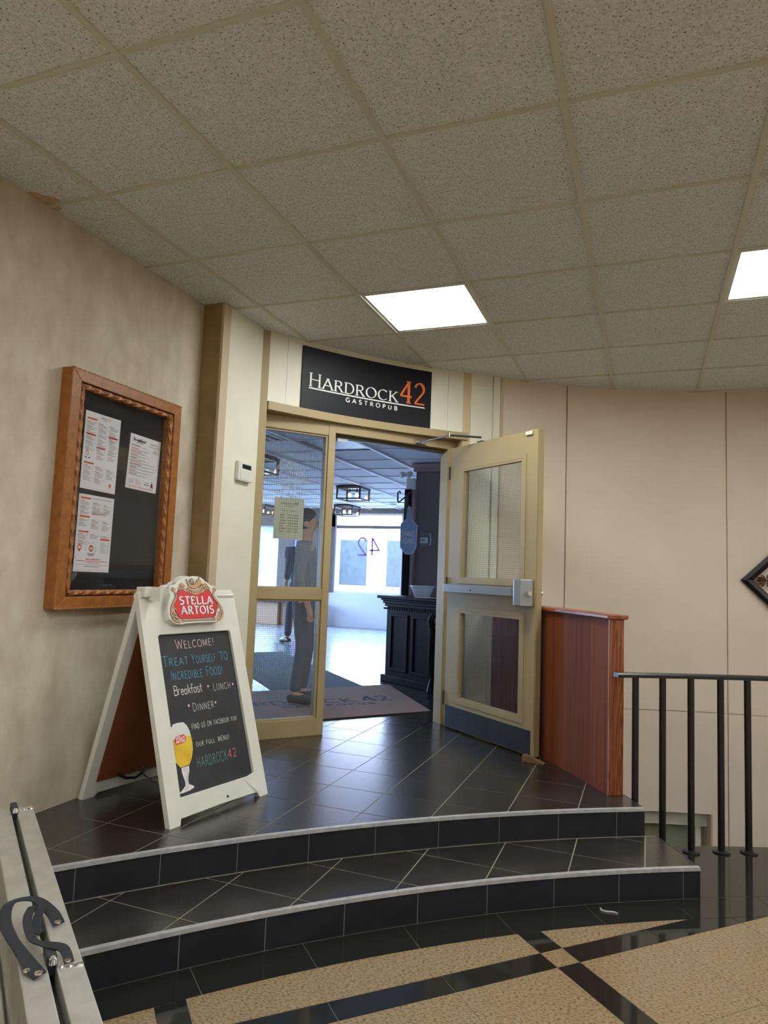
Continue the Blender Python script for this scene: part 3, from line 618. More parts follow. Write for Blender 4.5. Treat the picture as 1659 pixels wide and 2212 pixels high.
# ================================================================== THINGS IN THE LOBBY
# ---- ceiling lights
def ceiling_light(i, j, label):
    x0, x1, y0, y1 = GX(i) + .012, GX(i + 1) - .012, GY(j) + .012, GY(j + 1) - .012
    t = empty('ceiling_light', ((x0 + x1) / 2, (y0 + y1) / 2, ZC), label, 'ceiling light', 'square ceiling light panels')
    F = Frame((0, 0, ZC), (1, 0, 0), (0, 1, 0), (0, 0, 1))
    make('housing', MB().ring(F, [(x0, y0), (x1, y0), (x1, y1), (x0, y1)], [(x0 + .02, y0 + .02), (x1 - .02, y0 + .02), (x1 - .02, y1 - .02), (x0 + .02, y1 - .02)], 0.003, .06), M_GRID, t)
    make('diffuser', MB().box(x0 + .012, x1 - .012, y0 + .012, y1 - .012, ZC + .012, ZC + .02), LENS, t)
for n_, (i, j) in enumerate(LIGHTS):
    ceiling_light(i, j, ['lit square ceiling panel above the pub sign', 'lit square ceiling panel cut by the right edge of the photo', 'lit square ceiling panel overhead to the left', 'lit square ceiling panel overhead to the right', 'added lit square ceiling panel over the stairwell at far right', 'lit square ceiling panel overhead at far right', 'lit square ceiling panel behind the viewer at the left', 'lit square ceiling panel behind the viewer in the middle', 'lit square ceiling panel behind the viewer at the right', 'added lit square ceiling panel at the far right end over the stairwell', 'added lit square ceiling panel at the far right end overhead'][n_])

# ---- notice board on the left wall
BF = Frame((XW, 0, 0), (0, 1, 0), (0, 0, 1), (1, 0, 0))
nb = empty('notice_board', (XW, 2.73, 1.15), 'golden wooden glass-fronted menu case with rope moulding on the left wall', 'notice board')
y0, y1, z0, z1 = 2.342, 3.122, 1.150, 2.244; fw = .084
def miter(a): return {'l': [(y0, z0), (y0 + fw, z0 + fw), (y0 + fw, z1 - fw), (y0, z1)], 'r': [(y1, z0), (y1, z1), (y1 - fw, z1 - fw), (y1 - fw, z0 + fw)],
                      'b': [(y0, z0), (y1, z0), (y1 - fw, z0 + fw), (y0 + fw, z0 + fw)], 't': [(y0, z1), (y0 + fw, z1 - fw), (y1 - fw, z1 - fw), (y1, z1)]}[a]
fw_full = fw; fw = .056
for a in 'lrbt': make('frame_board', MB().prism(BF, miter(a), 0.0, .068), M_BOARDWOOD, nb, bevel=.003)
fw = fw_full
make('inner_moulding', MB().ring(BF, [(y0 + .060, z0 + .060), (y1 - .060, z0 + .060), (y1 - .060, z1 - .060), (y0 + .060, z1 - .060)], [(y0 + fw, z0 + fw), (y1 - fw, z0 + fw), (y1 - fw, z1 - fw), (y0 + fw, z1 - fw)], .02, .056), M_ROPE, nb, bevel=.002)
make('rebate', MB().ring(BF, [(y0 + .05, z0 + .05), (y1 - .05, z0 + .05), (y1 - .05, z1 - .05), (y0 + .05, z1 - .05)], [(y0 + .065, z0 + .065), (y1 - .065, z0 + .065), (y1 - .065, z1 - .065), (y0 + .065, z1 - .065)], .01, .046), mat('dark_rebate', srgb(60, 34, 18), .6), nb)
def rope(path, r, pitch, lobes=3, ns=9):
    mb = MB(); m = len(path); path = [Vector(p) for p in path]; dist = 0
    for i, p in enumerate(path):
        a = path[max(0, i - 1)]; b = path[min(m - 1, i + 1)]; t = (b - a).normalized(); X = Vector((1, 0, 0)); Y = t.cross(X).normalized()
        if i: dist += (p - path[i - 1]).length
        ph = 2 * PI * dist / pitch
        for k in range(ns):
            th = 2 * PI * k / ns; rr = r * (1 + .28 * math.cos(lobes * th + ph)); mb.v.append(p + (X * math.cos(th) + Y * math.sin(th)) * rr)
    for i in range(m - 1):
        for k in range(ns): mb.f.append((i * ns + k, i * ns + (k + 1) % ns, (i + 1) * ns + (k + 1) % ns, (i + 1) * ns + k))
    mb.sm = True; return mb
def line(a, b, n): return [Vector(a) + (Vector(b) - Vector(a)) * i / n for i in range(n + 1)]
iy0, iy1, iz0, iz1 = y0 + fw - .011, y1 - fw + .011, z0 + fw - .011, z1 - fw + .011; xr = XW + .057
for a, b in (((xr, iy0, iz0), (xr, iy0, iz1)), ((xr, iy1, iz0), (xr, iy1, iz1)), ((xr, iy0, iz0), (xr, iy1, iz0)), ((xr, iy0, iz1), (xr, iy1, iz1))):
    make('rope_moulding', rope(line(a, b, 260), .0105, .066, 3, 12), M_ROPE, nb)
for a, b in (((XW + .064, y0 + .003, z0), (XW + .064, y0 + .003, z1)), ((XW + .064, y1 - .003, z0), (XW + .064, y1 - .003, z1)), ((XW + .066, y0, z1 - .003), (XW + .066, y1, z1 - .003)), ((XW + .066, y0, z0 + .003), (XW + .066, y1, z0 + .003))):
    make('bead_moulding', rope(line(a, b, 260), .0042, .03, 2, 6), M_ROPE, nb)
make('back_panel', MB().fbox(BF, y0 + .05, y1 - .05, z0 + .05, z1 - .05, .004, .016), M_FELT, nb)
make('pane', MB().fbox(BF, y0 + fw - .01, y1 - fw + .01, z0 + fw - .01, z1 - fw + .01, .044, .047), M_GLASSB, nb)
# menus (lie flat on the felt)
def sheet(name, c, label, draw):
    c = [(a_ * 1.0094, 1.361 + (b_ - 1.361) * 1.0094) for a_, b_ in c]        # TL, TR, BR, BL in (y, z)
    t = empty(name, (XW + .017, (c[0][0] + c[1][0]) / 2, c[2][1]), label, 'menu', 'menu sheets inside the glass case')
    Fp = lambda x, y, n=0: BF.p(*[((1 - x) * (y * c[0][k] + (1 - y) * c[3][k]) + x * (y * c[1][k] + (1 - y) * c[2][k])) for k in (0, 1)], .018 + n)
    mb = MB(); P = [Fp(x, y, 0) for y in (0, 1) for x in (0, 1)]; Q = [Fp(x, y, -.0015) for y in (0, 1) for x in (0, 1)]
    mb.add(P + Q, [(0, 1, 3, 2), (4, 6, 7, 5), (0, 4, 5, 1), (1, 5, 7, 3), (3, 7, 6, 2), (2, 6, 4, 0)]); make('sheet', mb, M_PAPER, t)
    mb = MB(); e = .018; P = [Fp(x, y, -.0012) for y in (-e, 1 + e) for x in (-e * 1.4, 1 + e * 1.4)]; Q = [Fp(x, y, -.0018) for y in (-e, 1 + e) for x in (-e * 1.4, 1 + e * 1.4)]
    mb.add(P + Q, [(0, 1, 3, 2), (4, 6, 7, 5), (0, 4, 5, 1), (1, 5, 7, 3), (3, 7, 6, 2), (2, 6, 4, 0)]); make('laminate_edge', mb, M_GLASS, t)
    pr_ = {'k': MB(), 'g': MB(), 'r': MB(), 'o': MB()}
    def rect(kk, x0, x1, ya, yb, n=.0006): pr_[kk].add([Fp(x0, ya, n), Fp(x1, ya, n), Fp(x1, yb, n), Fp(x0, yb, n)], [(0, 1, 2, 3)])
    def word(kk, s_, x, y, h, wd, **k_): text(pr_[kk], s_, lambda X, Y: Fp(x + X, y + Y, .0009), h, wd, **k_)
    draw(rect, word, Fp, pr_)
    for kk, mm, nm in (('k', M_PRINTK, 'black_print'), ('g', M_PRINTG, 'grey_print'), ('r', M_PRINTR, 'red_print'), ('o', M_SIGNO, 'orange_print')):
        if pr_[kk].v: make(nm, pr_[kk], mm, t, kind='stuff')
def lines(rect, x, y, w_, n, dy=.0125, kk='g', h=.0045):
    for i in range(n): rect(kk, x, x + w_ * random.uniform(.72, 1.0), y - i * dy, y - i * dy + h)
def items(rect, x, y, w_, spec):
    for n_ in spec:
        rect('r' if random.random() < .3 else 'k', x, x + w_ * random.uniform(.35, .6), y, y + .006); rect('k', x + w_ * .93, x + w_, y - .004, y + .002)
        lines(rect, x, y - .014, w_ * .95, n_); y -= .014 + n_ * .0125 + .012
    return y
def head(rect, word, x, y, w_, s_):
    rect('r', x, x + w_, y, y + .022); 
def menu_a(rect, word, Fp, pr_):
    word('k', 'HARDROCK', .42, .945, .018, .19, thick=.16, thin=.1, serif=.1); word('o', '42', .63, .943, .024, .06, thick=.2); word('g', 'GASTROPUB', .47, .925, .009, .14, thick=.18)
    for hx, hy, hw_ in ((.05, .90, .27), (.05, .695, .27), (.68, .72, .27), (.36, .545, .25), (.05, .325, .27)): head(rect, word, hx, hy, hw_, '')
    items(rect, .05, .87, .26, (3, 3, 3)); items(rect, .37, .87, .26, (3, 4, 3)); items(rect, .69, .87, .25, (4, 5, 3))
    items(rect, .05, .67, .26, (3, 4, 2)); items(rect, .37, .66, .26, (2, 5)); items(rect, .70, .69, .25, (1, 6, 3)); items(rect, .37, .52, .24, (4, 3)); items(rect, .69, .51, .25, (2, 3))
    items(rect, .05, .30, .26, (3, 4, 4)); items(rect, .37, .30, .26, (3, 5, 4)); items(rect, .69, .29, .25, (3, 4))
    mb = pr_['r']
    for s_ in (-1, 1): vs, fs = ribbon([(.12, .505), (.12 + s_ * .04, .455)], lambda a: .007); mb.add([Fp(x, y, .001) for x, y in vs], fs)
    word('k', 'Untappd', .07, .432, .014, .11, thick=.15); rect('k', .06, .12, .395, .407); rect('k', .15, .21, .395, .407)
    vs, fs = ribbon(arc(.83, .095, .03, .017, 0, 360, 14), lambda a: .006); mb.add([Fp(x, y, .001) for x, y in vs], fs); vs, fs = ribbon([(.83, .115), (.83, .075)], lambda a: .006); mb.add([Fp(x, y, .001) for x, y in vs], fs)
    rect('g', .78, .90, .060, .064); rect('o', .04, .95, .022, .0245)
def menu_b(rect, word, Fp, pr_):
    for hx, hy, hw_ in ((.05, .94, .28), (.05, .70, .28), (.05, .505, .28), (.68, .42, .27)): head(rect, word, hx, hy, hw_, '')
    for y in (.962, .95): rect('g', .36, .92, y, y + .004)
    items(rect, .05, .915, .28, (4, 3, 3)); items(rect, .38, .90, .26, (2, 4, 2)); items(rect, .70, .88, .24, (1, 4)); lines(rect, .38, .785, .5, 3); rect('r', .38, .78, .755, .761)
    items(rect, .05, .675, .26, (2, 3)); items(rect, .38, .675, .26, (3, 4)); items(rect, .70, .665, .24, (2, 5)); items(rect, .05, .48, .26, (5, 3)); items(rect, .38, .485, .26, (4,)); items(rect, .68, .475, .26, (2,))
    for i in range(8): rect('g', .70, .70 + random.uniform(.1, .2), .385 - i * .019, .390 - i * .019); rect('k', .91, .94, .385 - i * .019, .390 - i * .019)
    for i, ch in enumerate("LET'S BE BEST BUDS"):
        th = math.radians(205 - i * 230 / 17); cx_, cy_ = .43, .30; rx, ry = .125, .078
        if ch != ' ': text(pr_['k'], ch, lambda X, Y, th=th: Fp(cx_ + rx * math.cos(th) + X * math.sin(th) + Y * math.cos(th) * 1.6, cy_ + ry * math.sin(th) - X * math.cos(th) * .62 + Y * math.sin(th), .001), .014, None, thick=.2, aspect=1.3)
    for mb_, c_, rx, ry in ((pr_['r'], (.44, .305), .055, .033), (pr_['o'], (.12, .31), .05, .03)):
        vs, fs = ribbon(arc(*c_, rx, ry, 0, 360, 18), lambda a: .009); mb_.add([Fp(x, y, .001) for x, y in vs], fs)
    for q in (-.02, .0, .02): vs, fs = ribbon([(.41, .30 + q), (.47, .31 + q)], lambda a: .004); pr_['r'].add([Fp(x, y, .001) for x, y in vs], fs)
    pr_['o'].add([Fp(.10, .285, .001), Fp(.14, .285, .001), Fp(.12, .245, .001)], [(0, 2, 1)])
    for i in range(3): rect('k', .33 + .02 * i, .55 - .02 * i, .235 - .014 * i, .241 - .014 * i)
    word('r', 'JOIN US FOR BREAKFAST!', .30, .155, .018, .42, thick=.2); rect('r', .06, .93, .135, .142); rect('r', .33, .70, .115, .121); rect('g', .05, .95, .088, .092); rect('k', .30, .72, .065, .070); rect('o', .03, .96, .02, .0225)
def menu_c(rect, word, Fp, pr_):
    word('k', 'Breakfast', .10, .885, .05, .40, thick=.24, thin=.16, serif=.08); word('k', 'MENU', .2, .855, .015, .2, thick=.2)
    word('k', 'HARDROCK', .65, .885, .022, .2, thick=.16, thin=.1, serif=.1); word('o', '42', .86, .883, .03, .06, thick=.2); rect('k', .62, .96, .845, .853)
    y = .80
    for n_ in range(10):
        rect('r' if n_ in (1, 2, 3, 5, 8) else 'k', .05, .05 + random.uniform(.2, .36), y, y + .011)
        for q in range(2 if n_ else 1): rect('g', .05, .05 + random.uniform(.45, .9 if n_ > 3 else .62), y - .017 - q * .014, y - .011 - q * .014)
        y -= .058
    for a, b, c, d in ((.74, .94, .815, .818), (.74, .94, .725, .728), (.74, .743, .725, .818), (.937, .94, .725, .818)): rect('g', a, b, c, d)
    rect('r', .79, .88, .79, .80); rect('k', .77, .91, .765, .772); rect('k', .77, .91, .745, .752)
    word('r', 'A LA CARTE', .2, .185, .014, .16, thick=.2)
    for i in range(4): rect('g', .06, .24, .165 - i * .022, .171 - i * .022); rect('g', .29, .45, .165 - i * .022, .171 - i * .022)
    word('k', 'Untappd', .60, .15, .02, .13, thick=.18); rect('k', .58, .65, .115, .13); rect('k', .67, .74, .115, .13)
    rect('k', .80, .86, .085, .16); rect('k', .82, .84, .16, .20); rect('r', .87, .89, .075, .15)
    word('r', "Don't forget to check out our bottle deals!", .10, .035, .030, .78, thick=.16, gap=.1)
sheet('menu_sheet', [(2.462, 2.072), (2.692, 2.070), (2.684, 1.700), (2.459, 1.706)], 'laminated menu page with red headings at the top left of the glass case', menu_a)
sheet('menu_sheet', [(2.460, 1.680), (2.684, 1.677), (2.680, 1.317), (2.456, 1.320)], 'laminated menu page with a round logo at the bottom left of the glass case', menu_b)
sheet('menu_sheet', [(2.768, 2.026), (3.000, 2.020), (2.984, 1.740), (2.754, 1.746)], 'laminated breakfast menu page at the right of the glass case', menu_c)

# ---- alarm keypad
kp = empty('alarm_keypad', (-2.352, 3.66, 1.89), 'white alarm keypad with dark display on the cream wall left of the doors', 'keypad')
KF = Frame((-2.352, 0, 0), (0, 1, 0), (0, 0, 1), (1, 0, 0))
def rr(u0, u1, v0, v1, r, n=4):
    P = []
    for cx_, cy_, a in ((u1 - r, v0 + r, -90), (u1 - r, v1 - r, 0), (u0 + r, v1 - r, 90), (u0 + r, v0 + r, 180)):
        P += [(cx_ + r * math.cos(math.radians(a + 90 * i / n)), cy_ + r * math.sin(math.radians(a + 90 * i / n))) for i in range(n + 1)]
    return P
make('casing', MB().prism(KF, rr(3.575, 3.735, 1.897, 2.022, .014), 0, .026), M_WHITEPL, kp, bevel=.004)
make('display', MB().fbox(KF, 3.615, 3.715, 1.975, 2.002, .026, .0272), M_BLACKP, kp, label='dark display window')
make('flap', MB().fbox(KF, 3.595, 3.728, 1.903, 1.962, .026, .029), M_WHITEPL, kp, bevel=.002)

# ---- pub sign on the header wall
sg = empty('pub_sign', pol(CH, RH - .01, 140.4, 2.456), 'black pub sign with white HARDROCK and orange 42 lettering above the doors', 'sign')
make('sign_panel', MB().arcbox(CH, RH - .012, RH - .001, 147.75, 133.15, 2.457, 2.892, 16), M_SIGN, sg)
HP = lambda a0, z_: (lambda x, y: pol(CH, RH - .0128, a0 - math.degrees(x / RH), z_ + y))
seg = math.radians(1) * RH
mb = MB(); text(mb, 'HARDROCK', HP(146.97, 2.6215), .0745, (146.97 - 137.02) * seg, thick=.135, thin=.055, serif=.13, gap=.13, big=1.22); make('lettering', mb, M_SIGNW, sg, label='white HARDROCK lettering')
mb = MB(); text(mb, '42', HP(136.75, 2.6290), .158, (136.75 - 133.85) * seg, thick=.15, thin=.06, serif=.12, gap=.10); make('lettering', mb, M_SIGNO, sg, label='orange 42 numerals')
mb = MB(); mb.arcbox(CH, RH - .0128, RH - .0118, 146.96, 133.87, 2.6035, 2.6125, 16); make('underline', mb, M_SIGNW, sg)
mb = MB(); text(mb, 'GASTROPUB', HP(142.85, 2.5605), .029, (142.85 - 137.03) * seg, thick=.17, gap=.55); make('lettering', mb, M_SIGNW, sg, label='small white GASTROPUB lettering')

# ---- sandwich board
U_ = Vector((.19996, .97981, 0)); Vf = Vector((-.29854, .060927, .95245)); Nf = Vector((.93321, -.19045, .30469))
SF = Frame((-1.857, 2.494, ZL), U_, Vf, Nf); bl_ = Vector((-2.478, 2.622, ZL))
Vb = Vector((.29854, -.060927, .95245)); SB = Frame(bl_, U_, Vb, Vector((-.93321, .19045, .30469)))
sb = empty('sandwich_board', (-2.12, 2.85, ZL), 'white plastic sandwich board with chalk lettering standing on the landing', 'sandwich board')
def aframe(F, n0, n1, h_=1.032):
    w_ = .607; r = .018
    outer = [(0, 0), (.058, 0), (.066, .026), (.30, .030), (.541, .026), (.549, 0), (w_, 0), (w_, .3), (w_, .7), (w_, h_ - r), (w_ - r, h_), (.4, h_), (.2, h_), (r, h_), (0, h_ - r), (0, .7), (0, .3)]
    inner = [(.078, .11), (.10, .11), (.15, .11), (.30, .11), (.45, .11), (.50, .11), (.537, .118), (.537, .3), (.537, .6), (.537, .81), (.527, .82), (.4, .82), (.2, .82), (.09, .82), (.08, .81), (.08, .6), (.08, .3)]
    return MB().ring(F, outer, inner, n0, n1)
make('front_frame', aframe(SF, -.030, .0), M_WHITEPL, sb, bevel=.006)
make('rear_frame', aframe(SB, -.030, .0, 1.014), M_WHITEPL, sb, bevel=.006)
cb = make('chalkboard', MB().fbox(SF, .07, .547, .10, .83, -.022, -.015), M_CHALK, sb, label='black chalkboard face')
make('rear_panel', MB().fbox(SB, .05, .56, .09, .85, -.034, -.024), M_HARDB, sb, label='brown hardboard back panel')
make('hinge_cap', MB().box(-2.155, -2.07, 2.60, 2.62, 1.20, 1.262), M_WHITEPL, sb)
make('hinge_cap', MB().fbox(Frame((-2.16, 2.55, 1.235), U_, (0, 0, 1), (1, -.2, 0)), .02, .10, -.02, .025, -.03, .03), M_WHITEPL, sb, bevel=.004)
make('screw', MB().lathe(SF.p(.345, .052, 0), [(.006, 0), (.005, .003)], 10, SF.N), M_STEEL, sb)
outl = [(0.322, 1.094), (0.357, 1.091), (0.383, 1.075), (0.390, 1.066), (0.409, 1.059), (0.418, 1.046), (0.443, 1.046), (0.459, 1.036), (0.459, 1.02), (0.447, 0.999), (0.458, 0.976), (0.474, 0.948), (0.472, 0.913), (0.458, 0.882), (0.436, 0.864), (0.408, 0.856), (0.376, 0.86), (0.223, 0.859), (0.2, 0.854), (0.169, 0.858), (0.147, 0.869), (0.13, 0.89), (0.128, 0.922), (0.137, 0.954), (0.151, 0.986), (0.158, 1.001), (0.152, 1.018), (0.155, 1.035), (0.169, 1.047), (0.194, 1.048), (0.208, 1.068), (0.231, 1.075), (0.244, 1.082), (0.283, 1.087), (0.302, 1.093)]
def smooth(P, it=2):
    for _ in range(it): P = [q for i in range(len(P)) for q in ((.75 * P[i][0] + .25 * P[(i + 1) % len(P)][0], .75 * P[i][1] + .25 * P[(i + 1) % len(P)][1]), (.25 * P[i][0] + .75 * P[(i + 1) % len(P)][0], .25 * P[i][1] + .75 * P[(i + 1) % len(P)][1]))]
    return P
bd = make('badge', MB().prism(SF, smooth(outl, 1), -.004, .034), M_WHITEPL, sb, bevel=.003, label='shaped white beer badge with red shield')
make('rear_badge', MB().prism(SB, [(.607 - u, v) for u, v in smooth(outl, 1)], -.004, .034), M_WHITEPL, sb, bevel=.003)
red = [(0.202, 1.018), (0.2, 1.0), (0.189, 0.979), (0.167, 0.957), (0.171, 0.942), (0.171, 0.927), (0.174, 0.914), (0.185, 0.901), (0.187, 0.888), (0.199, 0.882), (0.396, 0.884), (0.415, 0.89), (0.425, 0.91), (0.432, 0.926), (0.44, 0.953), (0.421, 0.972), (0.411, 0.99), (0.409, 1.018), (0.374, 1.018), (0.348, 1.004), (0.309, 0.998), (0.273, 1.002), (0.253, 1.013), (0.231, 1.018)]
grow = lambda P, k, c=(.305, .945): [(c[0] + (u - c[0]) * k, c[1] + (v - c[1]) * k) for u, v in P]
def flat(mb, F, P, n): mb.add([F.p(u, v, n) for u, v in P], [tuple(range(len(P)))]); return mb
make('shield', flat(MB(), SF, smooth(red, 1), .0365), M_RED, bd)
make('shield_outline', flat(MB(), SF, grow(smooth(red, 1), 1.03), .0358), M_INK, bd)
gl, ink = MB(), MB()
def sc_path(P, wd, mir=True, n=.0366):
    for q in ([P, [(.613 - u, v) for u, v in P]] if mir else [P]):
        vs, fs = ribbon(q, lambda a: wd * 1.5); ink.add([SF.p(u, v, n) for u, v in vs], fs); vs, fs = ribbon(q, lambda a: wd); gl.add([SF.p(u, v, n + .0006) for u, v in vs], fs)
def spiral(cx_, cy_, r0, r1, a0, a1, n=16): return [(cx_ + (r0 + (r1 - r0) * i / n) * math.cos(math.radians(a0 + (a1 - a0) * i / n)), cy_ + (r0 + (r1 - r0) * i / n) * math.sin(math.radians(a0 + (a1 - a0) * i / n))) for i in range(n + 1)]
sc_path(spiral(.176, 1.022, .002, .012, 0, 560), .0022)
sc_path([(.185, 1.012), (.190, .995), (.180, .975), (.160, .952), (.148, .93), (.144, .905), (.152, .885), (.168, .872), (.190, .868)], .0042)
sc_path([(.160, .952), (.166, .935), (.178, .925)], .003); sc_path([(.150, .925), (.160, .908), (.176, .902)], .003); sc_path([(.156, .90), (.170, .889), (.186, .884)], .003)
sc_path(spiral(.206, .876, .002, .010, 0, 420), .0022); sc_path([(.205, 1.024), (.215, 1.032), (.232, 1.030), (.243, 1.022)], .0042); sc_path([(.228, 1.055), (.24, 1.045), (.248, 1.036)], .004); sc_path([(.217, 1.05), (.232, 1.042), (.243, 1.034)], .003)
sc_path([(.210, .872), (.30, .874), (.395, .873)], .0028, False)
make('gold_outline', ink, M_INK, bd); make('gold_scrolls', gl, M_GOLD, bd, label='tan scrollwork')
ban = arc(.309, 1.078, .064, .071, 218, 322, 14)
vs, fs = ribbon(ban, lambda a: .0098); mb = MB().add([SF.p(u, v, .0378) for u, v in vs], fs); make('ribbon', mb, M_GOLD, bd)
vs, fs = ribbon(ban, lambda a: .0113); mb = MB().add([SF.p(u, v, .0372) for u, v in vs], fs); make('ribbon_outline', mb, M_INK, bd)
mb = MB()
for i, ch in enumerate('ANNO*1366'):
    th = math.radians(225.5 + i * 11.1); text(mb, ch, lambda X, Y, th=th: SF.p(.309 + .064 * math.cos(th) + (X - .0035) * -math.sin(th) - (Y - .005) * math.cos(th) * 1, 1.078 + .071 * math.sin(th) + (X - .0035) * math.cos(th) - (Y - .005) * math.sin(th), .0384), .010, None, thick=.2, aspect=.85)
make('ribbon_lettering', mb, M_INK, bd)
mb, mk = MB(), MB()
horn = [(.268, 1.076), (.270, 1.060), (.281, 1.044), (.299, 1.037), (.320, 1.041), (.335, 1.052), (.345, 1.062), (.358, 1.068)]
for wmul, tgt, nn in ((1.25, mk, .0372), (1.0, mb, .0378)):
    for i in range(len(horn) - 1):
        w0 = (.003 + .0020 * i) * wmul; w1 = (.003 + .0020 * (i + 1)) * wmul; a, b = horn[i], horn[i + 1]; L = math.hypot(b[0] - a[0], b[1] - a[1]); nx, ny = -(b[1] - a[1]) / L, (b[0] - a[0]) / L
        tgt.add([SF.p(a[0] + nx * w0, a[1] + ny * w0, nn), SF.p(a[0] - nx * w0, a[1] - ny * w0, nn), SF.p(b[0] - nx * w1, b[1] - ny * w1, nn), SF.p(b[0] + nx * w1, b[1] + ny * w1, nn)], [(0, 1, 2, 3)])
vs, fs = ribbon(arc(.297, 1.064, .013, .013, 0, 360, 16), lambda a: .0018); mk.add([SF.p(u, v, .038) for u, v in vs], fs)
for q in ((.288, 1.068), (.300, 1.062)): vs, fs = ribbon(arc(*q, .003, .004, 0, 360, 8), lambda a: .0015); mk.add([SF.p(u, v, .038) for u, v in vs], fs)
make('horn', mb, M_GOLD, bd); make('horn_outline', mk, M_INK, bd)
m1, m2 = MB(), MB()
for s_, u, v, wd in (('STELLA', .203, .951, .208), ('ARTOIS', .205, .9035, .205)):
    text(m1, s_, on(SF, u, v, .0375), .0375, wd, thick=.22, thin=.12, serif=.08, gap=.20); text(m2, s_, on(SF, u + .002, v - .002, .037), .0375, wd, thick=.27, thin=.16, serif=.09, gap=.20)
make('lettering', m1, M_SIGNW, bd, label='white STELLA ARTOIS lettering'); make('lettering_shadow', m2, M_INK, bd)
# chalk writing
CH_N = -.0142
def chalk(s_, u, v, h, wd, m, thick=.07, slope=0.0, label=None, big=None, jitter=.025, gap=.2):
    mb = MB(); text(mb, s_, on(SF, u, v, CH_N), h, wd, thick=thick, jitter=jitter, slope=slope, gap=gap, big=big); make('chalk_line', mb, m, cb, label=label)
c_pink = mat('chalk_pale_pink', srgb(214, 186, 190), .9); c_blue = mat('chalk_blue', srgb(92, 172, 202), .9); c_wh = mat('chalk_white', srgb(205, 206, 202), .9); c_gr = mat('chalk_pale_green', srgb(206, 224, 196), .9); c_teal = mat('chalk_teal', srgb(112, 178, 160), .9); c_red = mat('chalk_pink', srgb(214, 118, 132), .9); c_dot = mat('chalk_dot_pink', srgb(236, 190, 196), .9)
chalk('WELCOME!', .184, .750, .034, .240, c_pink, .085, .02, 'pale pink WELCOME!', big=1.3)
chalk('TREAT', .096, .676, .034, .150, c_blue, .07, .0, 'blue TREAT YOURSELF TO', big=1.35); chalk('YOURSELF', .268, .676, .034, .155, c_blue, .07, .0, big=1.35); chalk('TO', .452, .676, .040, .052, c_blue, .07)
chalk('INCREDIBLE', .132, .610, .034, .190, c_blue, .07, .0, 'blue INCREDIBLE FOOD!', big=1.35); chalk('FOOD!', .348, .610, .036, .106, c_blue, .07, big=1.25)
chalk('Breakfast', .134, .540, .042, .172, c_wh, .095, .0, 'white Breakfast', gap=.04); chalk('LUNCH', .376, .535, .030, .114, c_wh, .07, 0, 'white LUNCH', big=1.2)
chalk('DINNER', .232, .457, .030, .132, c_wh, .08, 0, 'white DINNER', big=1.2)
chalk('FIND US ON', .209, .379, .022, .122, c_gr, .10, 0, 'pale FIND US ON FACEBOOK FOR'); chalk('FACEBOOK', .346, .379, .020, .098, c_gr, .11); chalk('FOR', .459, .378, .018, .036, c_gr, .11)
chalk('OUR FULL', .219, .300, .0185, .115, c_gr, .10, 0, 'pale OUR FULL MENU!'); chalk('MENU!', .354, .299, .022, .072, c_gr, .10)
chalk('HARDROCK', .209, .209, .044, .186, c_teal, .055, 0, 'teal HARDROCK'); chalk('42', .400, .212, .040, .058, c_red, .075, 0, 'pink 42')
dots = MB()
for u, v in ((.087, .566), (.345, .560), (.508, .552), (.210, .486), (.376, .479)): flat(dots, SF, arc(u, v, .0048, .0058, 0, 330, 11), CH_N)
make('chalk_dot', dots, c_dot, cb, kind='stuff')
# printed beer glass
bg_ = MB(); cxg = .135
flat(bg_, SF, [(cxg + s_ * w_, v) for s_, seq in ((1, [(.030, .418), (.048, .40), (.058, .375), (.062, .35)]), (-1, [(.062, .35), (.058, .375), (.048, .40), (.030, .418)])) for w_, v in seq] + [(cxg, .4205)], CH_N)
make('beer_foam', bg_, mat('foam_print', srgb(214, 216, 210), .6), cb)
bw = MB(); flat(bw, SF, [(cxg + .062, .352), (cxg + .064, .32), (cxg + .060, .29), (cxg + .048, .258), (cxg + .028, .232), (cxg - .022, .230), (cxg - .044, .256), (cxg - .057, .29), (cxg - .062, .32), (cxg - .062, .340), (cxg - .03, .352), (cxg + .03, .358)], CH_N + .0004)
make('beer_print', bw, mat('beer_print_gold', srgb(214, 170, 40), .5, noise=14, col2=srgb(232, 196, 60)), cb, label='printed golden beer')
bs = MB(); flat(bs, SF, [(cxg - .018, .228), (cxg + .026, .228), (cxg + .024, .205), (cxg + .014, .185), (cxg + .010, .162), (cxg + .012, .152), (cxg + .028, .145), (cxg + .040, .134), (cxg + .010, .126), (cxg - .03, .124), (cxg - .052, .126), (cxg - .03, .136), (cxg - .010, .150), (cxg - .008, .165), (cxg - .014, .19), (cxg - .019, .21)], CH_N)
make('glass_stem_print', bs, mat('stem_print', srgb(196, 186, 190), .5, noise=30, col2=srgb(232, 228, 226)), cb)
bl2 = MB(); flat(bl2, SF, [(.104, .328), (.160, .330), (.166, .350), (.158, .366), (.108, .364), (.099, .348)], CH_N + .0008); make('mini_badge', bl2, M_RED, cb)
bt = MB(); text(bt, 'STELLA', on(SF, .108, .349, CH_N + .0012), .012, .050, thick=.24); text(bt, 'ARTOIS', on(SF, .107, .333, CH_N + .0012), .012, .052, thick=.24); make('mini_lettering', bt, M_SIGNW, cb)
